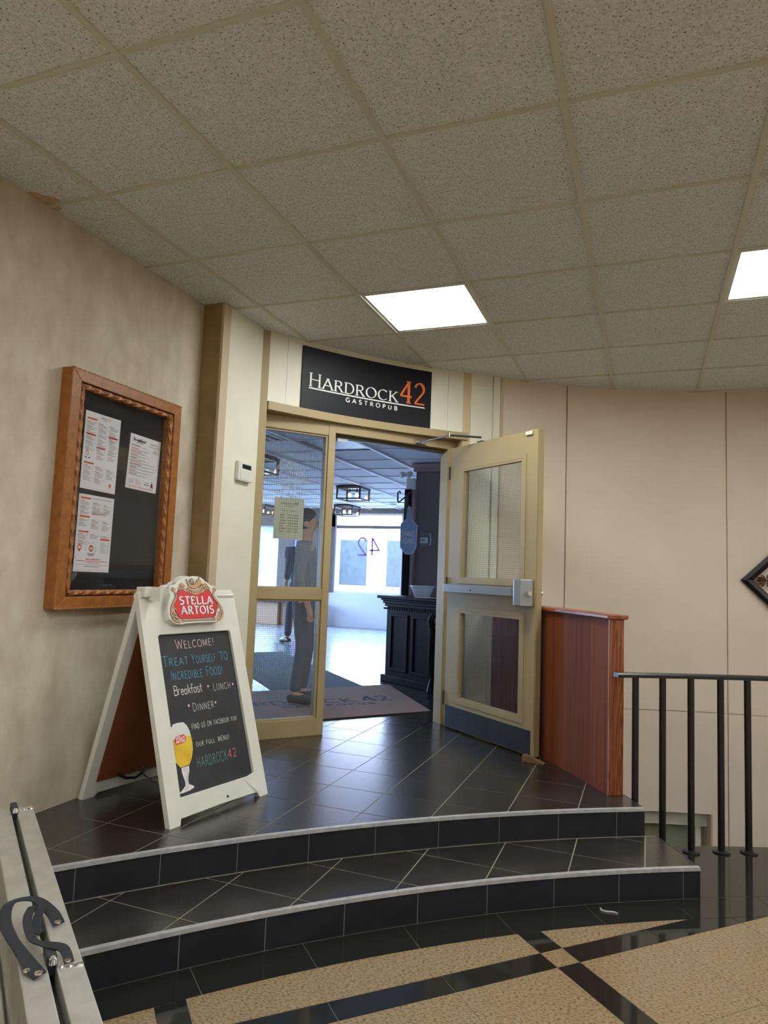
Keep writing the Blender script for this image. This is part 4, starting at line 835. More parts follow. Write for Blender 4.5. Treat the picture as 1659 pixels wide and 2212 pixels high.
# chain tying the two panels
ch = MB()
pth = [Vector((-2.345, 2.86, .36)), Vector((-2.32, 2.88, .33)), Vector((-2.28, 2.90, .30)), Vector((-2.22, 2.92, .275)), Vector((-2.12, 2.93, .272)), Vector((-2.0, 2.93, .29)), Vector((-1.93, 2.92, .33))]
for a, b in zip(pth[:-1], pth[1:]):
    m = max(2, int((b - a).length / .018))
    for i in range(m):
        c = a.lerp(b, (i + .5) / m); t = (b - a).normalized(); q = Vector((0, 0, 1)) if i % 2 else t.cross(Vector((0, 0, 1))).normalized()
        ch.tube([c + t * .011 * math.cos(x) + q * .006 * math.sin(x) for x in [2 * PI * k / 8 for k in range(8)]], .0016, 5, True)
make('chain', ch, M_STEEL, sb, kind='stuff')
make('handle_strap', MB().tube([SB.p(u, v, -.034 - d) for u, v, d in ((.16, .105, 0), (.20, .085, .02), (.25, .08, .03), (.29, .095, .025), (.305, .12, .01))], .007, 8), M_BLACKP, sb)

# ---- diamond wall decor
dc = empty('wall_decor', pol(CW, RW - .02, 95.7, 1.10), 'black diamond frame with bronze scrollwork on the beige wall at the right edge', 'wall decor')
cN = -(pol((0, 0), 1, 95.7)); DF = Frame(pol(CW, RW - .028, 95.7, 1.42), (-cN.y * -1, cN.x * -1, 0), (0, 0, 1), cN)
if DF.U.x < 0: DF.U = -DF.U
R1, R0 = .335, .245
for k in range(4):
    A = [(R1 * math.cos(PI / 2 * q), R1 * math.sin(PI / 2 * q)) for q in (k, k + 1)]; B = [(R0 * math.cos(PI / 2 * q), R0 * math.sin(PI / 2 * q)) for q in (k, k + 1)]; C_ = [(.295 * math.cos(PI / 2 * q), .295 * math.sin(PI / 2 * q)) for q in (k, k + 1)]
    mb = MB().prism(DF, [A[0], A[1], B[1], B[0]], 0, .012).add([DF.p(*A[0], .012), DF.p(*A[1], .012), DF.p(*C_[1], .026), DF.p(*C_[0], .026), DF.p(*B[1], .010), DF.p(*B[0], .010)], [(0, 1, 2, 3), (3, 2, 4, 5)])
    make('frame_rail', mb, M_BLACKIRON, dc)
M_BRONZE = mat('bronze', srgb(112, 82, 58), .35, metal=.8)
for k in range(4):
    th = PI / 2 * k; rot = lambda u, v: (u * math.cos(th) - v * math.sin(th), u * math.sin(th) + v * math.cos(th))
    for s_ in (-1, 1):
        P = [rot(*q) for q in [(.160, 0)] + [(.125 + q[0], s_ * (.030 + q[1])) for q in spiral(0, 0, .028, .007, -60, 360, 20)]]; make('scroll', MB().tube([DF.p(u, v, .008) for u, v in P], .004, 6), M_BLACKIRON, dc)
        P = [rot(.03 + q[0], s_ * (.075 + q[1])) for q in spiral(0, 0, .028, .006, 200, -200, 18)]; make('scroll', MB().tube([DF.p(u, v, .008) for u, v in P], .004, 6), M_BLACKIRON, dc)
    for a in (-60, -30, 0, 30, 60):
        t = math.radians(180 + a); P = [rot(.158 + .066 * q * math.cos(t) * -1, .050 * q * math.sin(t) + .0) for q in (0, .35, .7, 1)]
        make('leaf', MB().tube([DF.p(u, v, .010 + .006 * math.sin(i)) for i, (u, v) in enumerate(P)], .007, 7, rs=[.005, .010, .012, .006]), M_BRONZE, dc)
make('centre_boss', MB().lathe(DF.p(0, 0, 0), [(.03, 0), (.026, .012), (.01, .02)], 16, DF.N), M_BRONZE, dc)

# ---- folded aluminium ramp at the lower left
RO = Vector((-1.742, 1.664, 0)); RD = Vector((.926, -.704, 0)).normalized(); RN = Vector((RD.y, -RD.x, 0));
if RN.x > 0 and RN.y > 0: RN = -RN
RF = Frame(RO, RD, (0, 0, 1), RN)      # n towards the camera's side
rp = empty('folding_ramp', RO + RD * .7, 'folded aluminium ramp standing on edge with black straps at the lower left', 'ramp')
LR, HR_ = 1.52, .62
for k, n0 in enumerate((0.002, .062)):
    make('top_rail', MB().fbox(RF, 0, LR, HR_ - .05, HR_, n0, n0 + .046), M_ALU, rp, bevel=.003)
    make('bottom_rail', MB().fbox(RF, 0, LR, 0, .05, n0, n0 + .046), M_ALU, rp, bevel=.003)
    make('end_channel', MB().fbox(RF, 0, .035, .05, HR_ - .05, n0, n0 + .046), M_ALU, rp)
    for q in range(25):
        u = .035 + q * .0594; make('slat', MB().fbox(RF, u + .002, u + .0574, .05, HR_ - .05, n0 + .026 if k else n0 + .004, n0 + .040 if k else n0 + .02), M_ALU, rp, bevel=.003)
make('side_flange', MB().fbox(RF, .0, LR, HR_ - .20, HR_ - .17, .108, .125), M_ALU, rp, bevel=.003)
make('dark_core', MB().fbox(RF, .02, LR, .06, HR_ - .03, .0485, .0605), M_BLACKP, rp)
for u in (.03, .965): make('weld_bead', MB().tube([RF.p(u + random.uniform(-.002, .002), HR_ + .001, .003 + i * .0026) for i in range(16)], .0028, 6), M_CHROME, rp)
for u in (.025, .915):
    make('hinge_plate', MB().fbox(RF, u - .022, u + .03, HR_ - .02, HR_ + .018, .046, .064), M_STEEL, rp, bevel=.003)
    make('hinge_bolt', MB().lathe(RF.p(u + .034, HR_ + .004, .054), [(.007, 0), (.007, .010), (.004, .013)], 10), M_CHROME, rp)
def strap(P, wdt=.017, name='strap'):
    mb = MB(); P = [Vector(p) for p in P]; m = len(P); PP = []
    for i in range(m - 1):                                   # Catmull-Rom
        a, b, c, d = P[max(0, i - 1)], P[i], P[i + 1], P[min(m - 1, i + 2)]
        for s_ in range(6):
            t = s_ / 6; PP.append(.5 * ((2 * b) + (c - a) * t + (2 * a - 5 * b + 4 * c - d) * t * t + (3 * b - a - 3 * c + d) * t ** 3))
    PP.append(P[-1]); rows = []
    for i, p in enumerate(PP):
        t = (PP[min(len(PP) - 1, i + 1)] - PP[max(0, i - 1)]).normalized(); side = t.cross(Vector((0, 0, 1))); side = side.normalized() if side.length > .05 else RD
        tw = math.sin(i * .25) * .25; up = side.cross(t).normalized(); side = (side * math.cos(tw) + up * math.sin(tw)); up = side.cross(t).normalized()
        rows.append([p - side * wdt + up * .0012, p + side * wdt + up * .0012, p + side * wdt - up * .0012, p - side * wdt - up * .0012])
    for r_ in rows: mb.v += r_
    for i in range(len(rows) - 1):
        for k in range(4): mb.f.append((i * 4 + k, i * 4 + (k + 1) % 4, i * 4 + 4 + (k + 1) % 4, i * 4 + 4 + k))
    mb.f += [(3, 2, 1, 0), tuple((len(rows) - 1) * 4 + k for k in range(4))]; mb.sm = True
    return make(name, mb, mat('black_webbing', srgb(26, 28, 34), .8, bump=(400, .4)) if 'black_webbing' not in MATS else MATS['black_webbing'], rp)
H = HR_ + .004
strap([(-1.118, 1.157, .626), (-1.150, 1.166, .640), (-1.186, 1.154, .662), (-1.204, 1.112, .668), (-1.170, 1.070, .660), (-1.125, 1.046, .650), (-1.080, 1.030, .640), (-1.040, 1.016, .632), (-1.008, 1.008, .626)], .0115)
strap([(-.993, 1.060, .626), (-1.020, 1.071, .640), (-1.062, 1.068, .640), (-1.105, 1.078, .636), (-1.150, 1.106, .650), (-1.176, 1.142, .655)], .0085)
strap([(-1.165, 1.160, .655), (-1.150, 1.130, .640), (-1.135, 1.118, .628), (-1.122, 1.118, .626)], .008)
for x_, y_ in ((-1.124, 1.159), (-1.014, 1.010), (-.999, 1.062), (-1.038, 1.008)): make('rivet', MB().lathe((x_, y_, .627), [(.0075, 0), (.0066, .003), (.003, .0042)], 14), M_CHROME, rp)
make('foot_block', MB().fbox(RF, -.03, 0, HR_ - .06, HR_ + .012, .095, .108), M_STEEL, rp, bevel=.003)

# ---- scrap on the floor
mb = MB(); P = [(-.178, 3.172), (-.172, 3.158), (-.155, 3.155), (-.138, 3.160), (-.120, 3.163), (-.108, 3.157)]
vs, fs = ribbon(P, lambda a: .0035); n = len(vs); mb.add([(x, y, .003 + .004 * (i % 2)) for i, (x, y) in enumerate(vs)] + [(x, y, .001) for x, y in vs], fs + [tuple(n + q for q in f[::-1]) for f in fs] + [(i * 2, i * 2 + 2, n + i * 2 + 2, n + i * 2) for i in range(n // 2 - 1)] + [(i * 2 + 1, n + i * 2 + 1, n + i * 2 + 3, i * 2 + 3) for i in range(n // 2 - 1)])
make('paper_scrap', mb, M_PAPER, label='curled white scrap of paper on the black tiles below the steps', cat='litter')


# ================================================================== THE PUB BEYOND THE DOORS
ZI = 2.667; YB = 13.0
M_PTILE = mat('pub_ceiling_tile', srgb(236, 234, 240), .9, spec=.1, bump=(90, .5))
M_PGRID = mat('pub_grid', srgb(214, 206, 210), .5)
M_TAUPE = mat('taupe_paint', srgb(118, 104, 98), .6); M_LAV = mat('pale_wall', srgb(226, 224, 232), .6)
M_PFLOOR = mat('pub_floor_vinyl', srgb(134, 136, 142), .22, noise=3, col2=srgb(150, 152, 158), spec=.6)
M_DARKWOOD = mat('espresso_wood', srgb(15, 10, 10), .42, noise=10, col2=srgb(22, 14, 13), spec=.14)
M_BRNZ = mat('lantern_bronze', srgb(52, 44, 42), .4, metal=.4); M_BULB = emis('bulb', (1.0, .72, .40, 1), 40)
make('pub_floor_slab', MB().prism(WF, [(-1.33, 5.14), (-1.33, YB), (-10, YB), (-10, 3.8), (-2.46, 3.8)], ZL - .2, ZL - .008), M_PFLOOR, pub)
make('pub_floor_sheet', MB().prism(WF, [(-4.92, 3.8), (-4.92, 7.0), (-1.34, 7.0), (-1.34, YB), (-10, YB), (-10, 3.8)], ZL - .008, ZL - .001), M_PFLOOR, pub)
for nm, b in (('wall_pub_front', (-10, -2.45, 3.62, 3.74)), ('wall_pub_right', (-1.33, -1.2, 5.27, YB + .1))):
    make(nm, MB().box(b[0], b[1], b[2], b[3], 0, 3.06), M_LAV, kind='structure')
wp = empty('wall_pub_back', (-5.7, YB, ZL), kind='structure')
WINS = [(-9.8, -8.75), (-8.6, -7.36), (-7.0, -6.2), (-6.06, -4.56), (-4.3, -3.0)]
xs = [-10.0] + [v for w_ in WINS for v in w_] + [-1.33]
make('wall_panel', MB().box(-10, -1.33, YB, YB + .15, 0, .94), M_LAV, wp); make('wall_panel', MB().box(-10, -1.33, YB, YB + .15, 2.58, 3.06), M_TAUPE, wp); make('wall_panel', MB().box(-10, -6.06, YB, YB + .15, 2.30, 2.58), M_TAUPE, wp)
for k in range(0, len(xs), 2): make('pier', MB().box(xs[k], xs[k + 1], YB, YB + .15, .94, 2.30 if k < 6 else 2.58), M_TAUPE, wp)
for k, (a, b) in enumerate(WINS):
    WT = 2.58 if k > 2 else 2.30
    wn = empty('window_%d' % (k + 2), ((a + b) / 2, YB + .07, .94), kind='structure')
    F = Frame((0, YB + .05, 0), (1, 0, 0), (0, 0, 1), (0, -1, 0))
    make('window_frame', MB().ring(F, [(a, .94), (b, .94), (b, WT), (a, WT)], [(a + .04, .98), (b - .04, .98), (b - .04, WT - .04), (a + .04, WT - .04)], -.05, .02), M_LAV, wn)
    if k > 2: make('transom_bar', MB().fbox(F, a + .04, b - .04, 2.27, 2.33, -.04, .03), M_TAUPE, wn)
    make('pane', MB().fbox(F, a + .04, b - .04, .98, WT - .04, -.01, -.004), M_GLASS, wn)
    ld = bpy.data.lights.new('window_portal', 'AREA'); ld.shape = 'RECTANGLE'; ld.size = b - a - .08; ld.size_y = WT - 1.02
    lo = bpy.data.objects.new('window_portal', ld); sc.collection.objects.link(lo); lo.location = ((a + b) / 2, YB + .12, (WT + .94) / 2); lo.rotation_euler = (-PI / 2, 0, 0)
    ld.cycles.is_portal = True
mb = MB(); text(mb, '42', lambda x, y: Vector((-5.55 + x, YB + .035, 1.72 + y)), .36, .5, thick=.10, mirror=True); make('window_lettering', mb, mat('window_vinyl', srgb(150, 110, 170), .6), bpy.data.objects['window_5'])
wq = empty('wall_pub_left', (-10, 8, ZL), kind='structure')
make('wall_panel', MB().box(-10.15, -10, 3.6, YB + .15, 0, .94), M_LAV, wq); make('wall_panel', MB().box(-10.15, -10, 3.6, YB + .15, 2.45, 3.06), M_TAUPE, wq)
for k, (a, b) in enumerate(((7.2, 9.4), (9.6, 12.0))):  # unseen side windows, added to brighten the pub
    make('pier', MB().box(-10.15, -10, a - .2 if k else 3.6, a, .94, 2.45), M_TAUPE, wq)
    wn = empty('window_%d' % (k + 7), (-10.05, (a + b) / 2, .94), kind='structure')
    F = Frame((-10.05, 0, 0), (0, 1, 0), (0, 0, 1), (1, 0, 0))
    make('window_frame', MB().ring(F, [(a, .94), (b, .94), (b, 2.45), (a, 2.45)], [(a + .04, .98), (b - .04, .98), (b - .04, 2.41), (a + .04, 2.41)], -.05, .02), M_LAV, wn)
    make('pane', MB().fbox(F, a + .04, b - .04, .98, 2.41, -.01, -.004), M_GLASS, wn)
    ld = bpy.data.lights.new('window_portal', 'AREA'); ld.shape = 'RECTANGLE'; ld.size = b - a - .08; ld.size_y = 1.43
    lo = bpy.data.objects.new('window_portal', ld); sc.collection.objects.link(lo); lo.location = (-10.12, (a + b) / 2, 1.69); lo.rotation_euler = (PI / 2, 0, -PI / 2)
    ld.cycles.is_portal = True
make('pier', MB().box(-10.15, -10, 12.0, YB + .15, .94, 2.45), M_TAUPE, wq)
# ceiling of the pub
pc = empty('ceiling_pub', (-5, 8, ZI), kind='structure'); PX = lambda k: -2.70 - k * S; PY = lambda k: 6.75 + k * S
make('ceiling_field', MB().prism(WF, [(-10, 3.7), (-2.62, 3.7), (-1.52, 5.05), (-1.33, 5.30), (-1.33, YB), (-10, YB)], ZI + .03, ZI + .04), M_PTILE, pc)
pt = None; VENT = {(1, -2), (0, -1)}
for i in range(-2, 11):
    for j in range(-5, 10):
        if (i, j) in VENT: continue
        if ((PX(i) * nF.x + PY(j) * nF.y) > -4.47 and PY(j) < 6) or PY(j) < 3.3 or PX(i + 1) < -10: continue
        x1, x0, y0_, y1_ = PX(i) - .012, PX(i + 1) + .012, PY(j) + .012, PY(j + 1) - .012
        if pt is None: pt = make('ceiling_tile', MB().box(x0, x1, y0_, y1_, ZI + .012, ZI + .02), M_PTILE, pc); pl = pt.location.copy(); pm = (x0, y0_)
        else: o = pt.copy(); sc.collection.objects.link(o); o.parent = pc; o.location = pl + Vector((x0 - pm[0], y0_ - pm[1], 0))
for i in range(-2, 12):
    ys = max(3.74, (PX(i) * nF.x + 4.52) / -nF.y)
    make('grid_bar', MB().box(PX(i) - .018, PX(i) + .018, ys, YB, ZI - .012, ZI + .02), M_PGRID, pc)
for j in range(-4, 10): make('grid_bar', MB().box(-10, min(-1.33, (-4.52 - PY(j) * nF.y) / nF.x), PY(j) - .011, PY(j) + .011, ZI, ZI + .02), M_PGRID, pc)
for i, j in VENT:
    vt = empty('ceiling_vent', (PX(i) - S / 2, PY(j) + S / 2, ZI), 'dark ceiling grille with pale slats seen through the sidelight' if i else 'dark ceiling opening just inside the doorway', 'vent')
    make('backing', MB().box(PX(i + 1) + .02, PX(i) - .02, PY(j) + .02, PY(j + 1) - .02, ZI + .012, ZI + .028), M_BLACKP, vt)
    if i:
        for q in range(5): yy = PX(i + 1) + .08 + q * .115; make('slat', MB().box(yy, yy + .022, PY(j) + .02, PY(j + 1) - .02, ZI - .004, ZI + .010), M_LAV, vt)
# column with moulding, door post
col_ = empty('wall_column', (-2.41, 7.9, ZL), kind='structure')
make('column_face', MB().box(-2.555, -2.275, 7.70, 8.6, ZL, ZI), M_TAUPE, col_)
make('crown_moulding', MB().box(-2.60, -2.20, 7.64, 8.6, ZI - .05, ZI), mat('mauve_trim', srgb(168, 138, 134), .5), col_); make('crown_moulding', MB().box(-2.58, -2.22, 7.67, 8.6, ZI - .09, ZI - .05), bpy.data.materials['mauve_trim'], col_)
make('wall_pub_side', MB().box(-2.275, -1.33, 7.85, 8.0, ZL, ZI), M_LAV, kind='structure')
dp = empty('door_post', (-2.56, 7.66, ZL), 'dark wooden post with pale pink edge beside the taupe column in the pub', 'post')
make('post', MB().box(-2.66, -2.58, 7.60, 7.69, ZL, 2.36), M_DARKWOOD, dp, bevel=.004); make('edge_trim', MB().box(-2.578, -2.54, 7.62, 7.69, ZL, 2.36), bpy.data.materials['mauve_trim'], dp, bevel=.003)
make('wrought_plate', MB().box(-2.64, -2.60, 7.58, 7.60, 2.02, 2.30), M_BLACKIRON, dp, bevel=.01)
em = empty('emergency_light', (-2.62, 7.70, 2.38), 'white emergency light box with two lamp heads on the column in the pub', 'emergency light')
make('battery_box', MB().box(-2.67, -2.557, 7.68, 7.74, 2.37, 2.50), M_WHITEPL, em, bevel=.006)
for c in ((-2.70, 7.62, 2.535), (-2.62, 7.63, 2.54)): hd = make('lamp_head', MB().lathe(c, [(.018, .04), (.032, .02), (.034, -.03), (.028, -.038)], 14, (.45, .7, .35)), M_WHITEPL, em)
make('neck', MB().tube([(-2.64, 7.70, 2.49), (-2.64, 7.68, 2.53), (-2.66, 7.65, 2.54)], .012, 8), M_WHITEPL, em)
br_ = empty('sign_bracket', (-2.57, 7.6, 2.33), 'black iron wall bracket holding the blue hanging sign', 'bracket')
make('arm', MB().tube([(-2.572, 7.61, 2.34), (-2.565, 7.36, 2.24), (-2.558, 7.12, 2.15)], .008, 8), M_BLACKIRON, br_)
make('hook', MB().tube([(-2.558, 7.12, 2.15), (-2.57, 7.12, 2.17), (-2.57, 7.12, 2.26), (-2.55, 7.12, 2.275), (-2.54, 7.12, 2.25)], .009, 8), M_BLACKIRON, br_)
hs = empty('hanging_sign', (-2.45, 7.2, 1.58), 'blue-grey bottle-shaped hanging beer sign beside the column in the pub', 'sign')
HF = Frame((-2.455, 7.2, 0), (1, .12, 0), (0, 0, 1), (.12, -1, 0))
ol = [(-.03, 1.585), (.05, 1.585), (.09, 1.66), (.095, 1.90), (.03, 1.975), (.018, 2.10), (0, 2.12), (-.018, 2.10), (-.03, 1.975), (-.095, 1.92), (-.09, 1.66)]
make('sign_board', MB().prism(HF, ol, -.012, .012), mat('slate_blue', srgb(132, 156, 190), .5), hs, bevel=.003, label='slate blue board')
make('border', MB().ring(HF, ol, [(u * .93, 1.84 + (v - 1.84) * .97) for u, v in ol], .0125, .0155), M_WHITEPL, hs)
mb = MB(); text(mb, 'SAMUEL', on(HF, -.075, 1.785, .0135), .055, .150, thick=.16); text(mb, 'ADAMS', on(HF, -.068, 1.705, .0135), .055, .138, thick=.16); make('lettering', mb, M_WHITEPL, hs)
make('hanger', MB().tube([(-2.455, 7.2, 2.12), (-2.50, 7.16, 2.15), (-2.555, 7.12, 2.152)], .004, 6), M_BLACKIRON, hs)
th_ = empty('thermostat', (-2.40, 7.70, 1.72), 'white thermostat under a clear cover on the taupe column in the pub', 'thermostat')
make('casing', MB().box(-2.475, -2.385, 7.68, 7.70, 1.735, 1.80), M_WHITEPL, th_, bevel=.006); make('display', MB().box(-2.46, -2.42, 7.678, 7.681, 1.755, 1.785), mat('lcd', srgb(120, 136, 120), .4), th_)
make('clear_cover', MB().box(-2.47, -2.33, 7.63, 7.699, 1.69, 1.86), M_GLASS, th_); make('cover_rim', MB().tube([(-2.345 + .014 * math.sin(t), 7.63, 1.705 + .14 * k / 10) for k, t in enumerate([PI * q / 10 for q in range(11)])], .005, 6), M_WHITEPL, th_)
# host stand
hA, hB = Vector((-2.57, 6.80, 0)), Vector((-1.80, 6.352, 0)); HD = (hB - hA).normalized(); HN = Vector((HD.y, -HD.x, 0)); HN = HN if HN.y < 0 else -HN
SFm = Frame(hA, HD, (0, 0, 1), HN); Lh = (hB - hA).length
ht = empty('host_stand', hA + HD * Lh / 2 + Vector((0, 0, ZL)), 'near-black carved wooden host stand just inside the doorway', 'host stand')
make('body', MB().fbox(SFm, .04, Lh - .02, ZL + .06, 1.04, -.55, -.02), M_DARKWOOD, ht)
make('plinth', MB().fbox(SFm, .0, Lh + .02, ZL, ZL + .07, -.57, .01), M_DARKWOOD, ht, bevel=.006)
for a, z0_, z1_ in ((.0, 1.00, 1.03), (.02, 1.03, 1.06), (.035, 1.06, 1.09), (.05, 1.09, 1.11)): make('cornice', MB().fbox(SFm, .04 - a, Lh - .02 + a, z0_, z1_, -.55 - a, -.02 + a), M_DARKWOOD, ht, bevel=.004)
make('countertop', MB().fbox(SFm, -.04, Lh + .05, 1.11, 1.14, -.63, .06), M_DARKWOOD, ht, bevel=.006)
for q in range(22): make('dentil', MB().fbox(SFm, .03 + q * .038, .052 + q * .038, 1.0, 1.018, -.02, .022), M_DARKWOOD, ht)
for u0_ in (.10, .44): make('recessed_panel', MB().ring(SFm, [(u0_, ZL + .12), (u0_ + .28, ZL + .12), (u0_ + .28, .96), (u0_, .96)], [(u0_ + .03, ZL + .15), (u0_ + .25, ZL + .15), (u0_ + .25, .93), (u0_ + .03, .93)], -.021, -.008), M_DARKWOOD, ht, bevel=.004)
for uu in (Lh - .10, Lh - .01):
    make('carved_leg', MB().tube([SFm.p(uu, z, d) for z, d in ((.99, .02), (.93, .045), (.86, .03), (.74, -.005), (.55, .0), (.42, .012), (.34, .03), (.27, .04))], .03, 10, rs=[.035, .045, .036, .024, .02, .022, .028, .036]), M_DARKWOOD, ht)
    for q in (-.018, 0, .018): make('fluting', MB().tube([SFm.p(uu + q, z, d + .025) for z, d in ((.84, .02), (.72, .0), (.55, .0), (.40, .012), (.30, .03))], .006, 6), M_DARKWOOD, ht)
tb = empty('ribbed_tub', (-2.20, 7.0, 1.14), 'pale ribbed plastic tub on top of the dark host stand', 'tub')
tbc = Vector((-2.17, 6.86, 1.14)); M_TUB = mat('tub_plastic', srgb(190, 204, 214), .4)
mb = MB(); nn_ = 48
for r_, h_ in ((.075, 0), (.115, .10)):
    for k in range(nn_): q = r_ + (.004 if k % 2 else -.001); mb.v.append(tbc + Vector((q * math.cos(2 * PI * k / nn_), q * math.sin(2 * PI * k / nn_), h_)))
mb.f = [(k, (k + 1) % nn_, nn_ + (k + 1) % nn_, nn_ + k) for k in range(nn_)] + [tuple(range(nn_ - 1, -1, -1)), tuple(range(nn_, 2 * nn_))]
make('tub_wall', mb, M_TUB, tb); make('tub_rim', MB().lathe(tbc + Vector((0, 0, .10)), [(.118, 0), (.128, .004), (.128, .012), (.11, .014)], 32), M_TUB, tb)
for k in range(3): make('paper_sheet', MB().fbox(Frame((-2.06, 6.62, 1.14), (.9, .3 - .1 * k, 0), (.3, -.9, 0), (0, 0, 1)), -.1, .11, -.12, .14, .0015 * k + .0005, .0015 * k + .0013), mat('pink_paper', srgb(206, 176, 166), .7) if k == 0 else bpy.data.materials['pink_paper'], label=['pinkish sheet at the bottom of the small stack on the host stand', 'pinkish middle sheet of the small stack on the host stand', 'pinkish top sheet of the small stack on the host stand'][k], cat='paper', group='papers on the host stand')
# mats
M_MATG = mat('grey_mat', srgb(62, 68, 78), .95, noise=160, col2=srgb(84, 90, 102), bump=(220, .5)); M_MATB = mat('brown_mat', srgb(112, 88, 80), .95, noise=160, col2=srgb(140, 112, 102), bump=(220, .5))
c_, s_ = r2, r2; uv = lambda u, v: (v * r2 + u * r2, v * r2 - u * r2)      # u along (1,-1), v along (1,1)
make('floor_mat', MB().prism(WF, [uv(-9.12, 1.74), uv(-5.95, 1.74), uv(-5.95, 2.66), uv(-9.12, 2.66)], ZL, ZL + .006), M_MATG, bevel=.002, label='dark grey ribbed mat deeper inside the pub behind the brown mat', cat='mat')
Pm, Qm = Vector((-1.633, 5.489, 0)), Vector((-2.387, 6.537, 0)); dm = Vector((-.643, -.766, 0)).normalized()
Tm, Rm = Pm + dm * 2.15, Qm + dm * 2.15
bm_ = empty('brown_mat', (-2.6, 5.2, ZL), 'brown logo mat just inside the pub doors', 'mat')
make('mat_pile', MB().prism(WF, [tuple(p[:2]) for p in (Pm, Qm, Rm, Tm)], ZL + .0065, ZL + .012), M_MATB, bm_); make('mat_edge', MB().prism(WF, [tuple(p[:2]) for p in (Pm - dm * .02 , Qm - dm * .02, Rm + dm * .02, Tm + dm * .02)], ZL, ZL + .0065), M_BLACKP, bm_)
mb = MB(); MF = Frame((-3.12, 4.68, ZL + .0125), (.700, .714, 0), (-.714, .700, 0), (0, 0, 1)); text(mb, 'HARDROCK', lambda x, y: MF.p(x, y), .16, 1.18, thick=.20, thin=.09, serif=.1); text(mb, '42', lambda x, y: MF.p(1.26 + x, y), .2, .26, thick=.2, thin=.1)
text(mb, 'GASTROPUB', lambda x, y: MF.p(.50 + x, -.13 + y), .07, .80, thick=.2, gap=.35); make('mat_lettering', mb, mat('mat_ink', srgb(44, 50, 66), .9), bm_)
# green board behind the sidelight
gb = empty('green_board', FR.p(1.50, ZL, -.16), 'dark green board standing behind the left edge of the sidelight', 'board')
make('board_face', MB().fbox(FR, 1.44, 1.535, ZL + .02, 1.19, -.17, -.13), mat('dark_green', srgb(18, 74, 62), .5), gb, bevel=.004); make('board_foot', MB().fbox(FR, 1.44, 1.52, ZL, ZL + .02, -.22, -.10), M_BLACKP, gb)
# hours poster on the inside of the sidelight
hp = empty('hours_poster', FR.p(1.71, 1.57, -.045), 'cream opening hours notice taped behind the sidelight glass', 'poster')
make('sheet', MB().fbox(FR, 1.600, 1.812, 1.570, 1.850, -.041, -.038), M_PAPERH, hp)
mb = MB(); text(mb, 'HARDROCK', on(FR, 1.645, 1.806, -.0375), .011, .095, thick=.16, thin=.1, serif=.1); text(mb, '42', on(FR, 1.744, 1.805, -.0375), .018, .026, thick=.16); text(mb, 'GASTROPUB', on(FR, 1.675, 1.793, -.0375), .0045, .06, thick=.2)
text(mb, 'HOURS OF OPERATION', on(FR, 1.655, 1.758, -.0375), .0085, .105, thick=.12)
for i, (dn, hrs) in enumerate((('MONDAY', '7:00 AM TO 9:00 PM'), ('TUESDAY', '7:00 AM TO 9:00 PM'), ('WEDNESDAY', '7:00 AM TO 9:00 PM'), ('THURSDAY', '7:00 AM TO 9:00 PM'), ('FRIDAY', '7:00 AM TO 9:00 PM'), ('SATURDAY', '7:00 AM TO 9:00 PM'), ('SUNDAY', '7:00 AM TO 9:00 PM'))):
    text(mb, dn, on(FR, 1.640, 1.730 - i * .0185, -.0375), .0068, .0052 * len(dn), thick=.22); 
    G.setdefault('7', (.55, [[(.05, 1), (.52, 1)], [(.52, 1), (.2, 0)]])); G.setdefault('9', (.58, [arc(.29, .7, .23, .28, 0, 360, 14), [(.52, .7), (.4, 0)]]))
    text(mb, hrs, on(FR, 1.694, 1.730 - i * .0185, -.0375), .0068, .078, thick=.22)
make('lettering', mb, M_PRINTK, hp)
# lanterns
def lantern(x, y, w_=.185, h=.205):
    t = empty('flush_lantern', (x, y, ZI - h)); F = WF
    fr = MB().box(x - w_ - .02, x + w_ + .02, y - w_ - .02, y + w_ + .02, ZI - .022, ZI - .002)
    for sx in (-1, 1):
        for sy in (-1, 1): fr.box(x + sx * w_ - .012, x + sx * w_ + .012, y + sy * w_ - .012, y + sy * w_ + .012, ZI - h, ZI - .02)
    for z in (ZI - h, ZI - .045):
        for s__ in (-1, 1): fr.box(x - w_, x + w_, y + s__ * w_ - .012, y + s__ * w_ + .012, z, z + .02).box(x + s__ * w_ - .012, x + s__ * w_ + .012, y - w_, y + w_, z, z + .02)
    make('lantern_frame', fr, M_BRNZ, t)
    gz = MB()
    for s__ in (-1, 1): gz.box(x - w_ + .012, x + w_ - .012, y + s__ * w_ - .002, y + s__ * w_ + .002, ZI - h + .02, ZI - .045).box(x + s__ * w_ - .002, x + s__ * w_ + .002, y - w_ + .012, y + w_ - .012, ZI - h + .02, ZI - .045)
    make('glass_sides', gz, M_GLASS, t)
    for q in (-.06, .06):
        make('bulb', MB().lathe((x + q, y, ZI - .13), [(.008, -.03), (.024, -.018), (.028, 0), (.02, .02), (.01, .035)], 14), M_BULB, t); make('socket', MB().lathe((x + q, y, ZI - .095), [(.011, 0), (.011, .07)], 10), M_BRNZ, t)
    return t
for (x, y, lb_) in ((-4.20, 9.63, 'nearest bronze ceiling lantern with lit bulbs seen in the doorway'), (-5.48, 12.3, 'farther bronze ceiling lantern seen low in the doorway'), (-7.34, 12.2, 'bronze ceiling lantern seen low through the sidelight'), (-4.26, 6.90, 'bronze ceiling lantern at the left edge high in the sidelight')):
    setp(lantern(x, y), lb_, 'lantern', 'bronze lanterns on the pub ceiling')
sd = make('smoke_detector', MB().lathe((-4.38, 11.9, ZI - .012), [(.08, 0), (.075, -.03), (.045, -.045)], 18), M_WHITEPL, label='white smoke detector on the pub ceiling beside the hanging sign', cat='smoke detector')
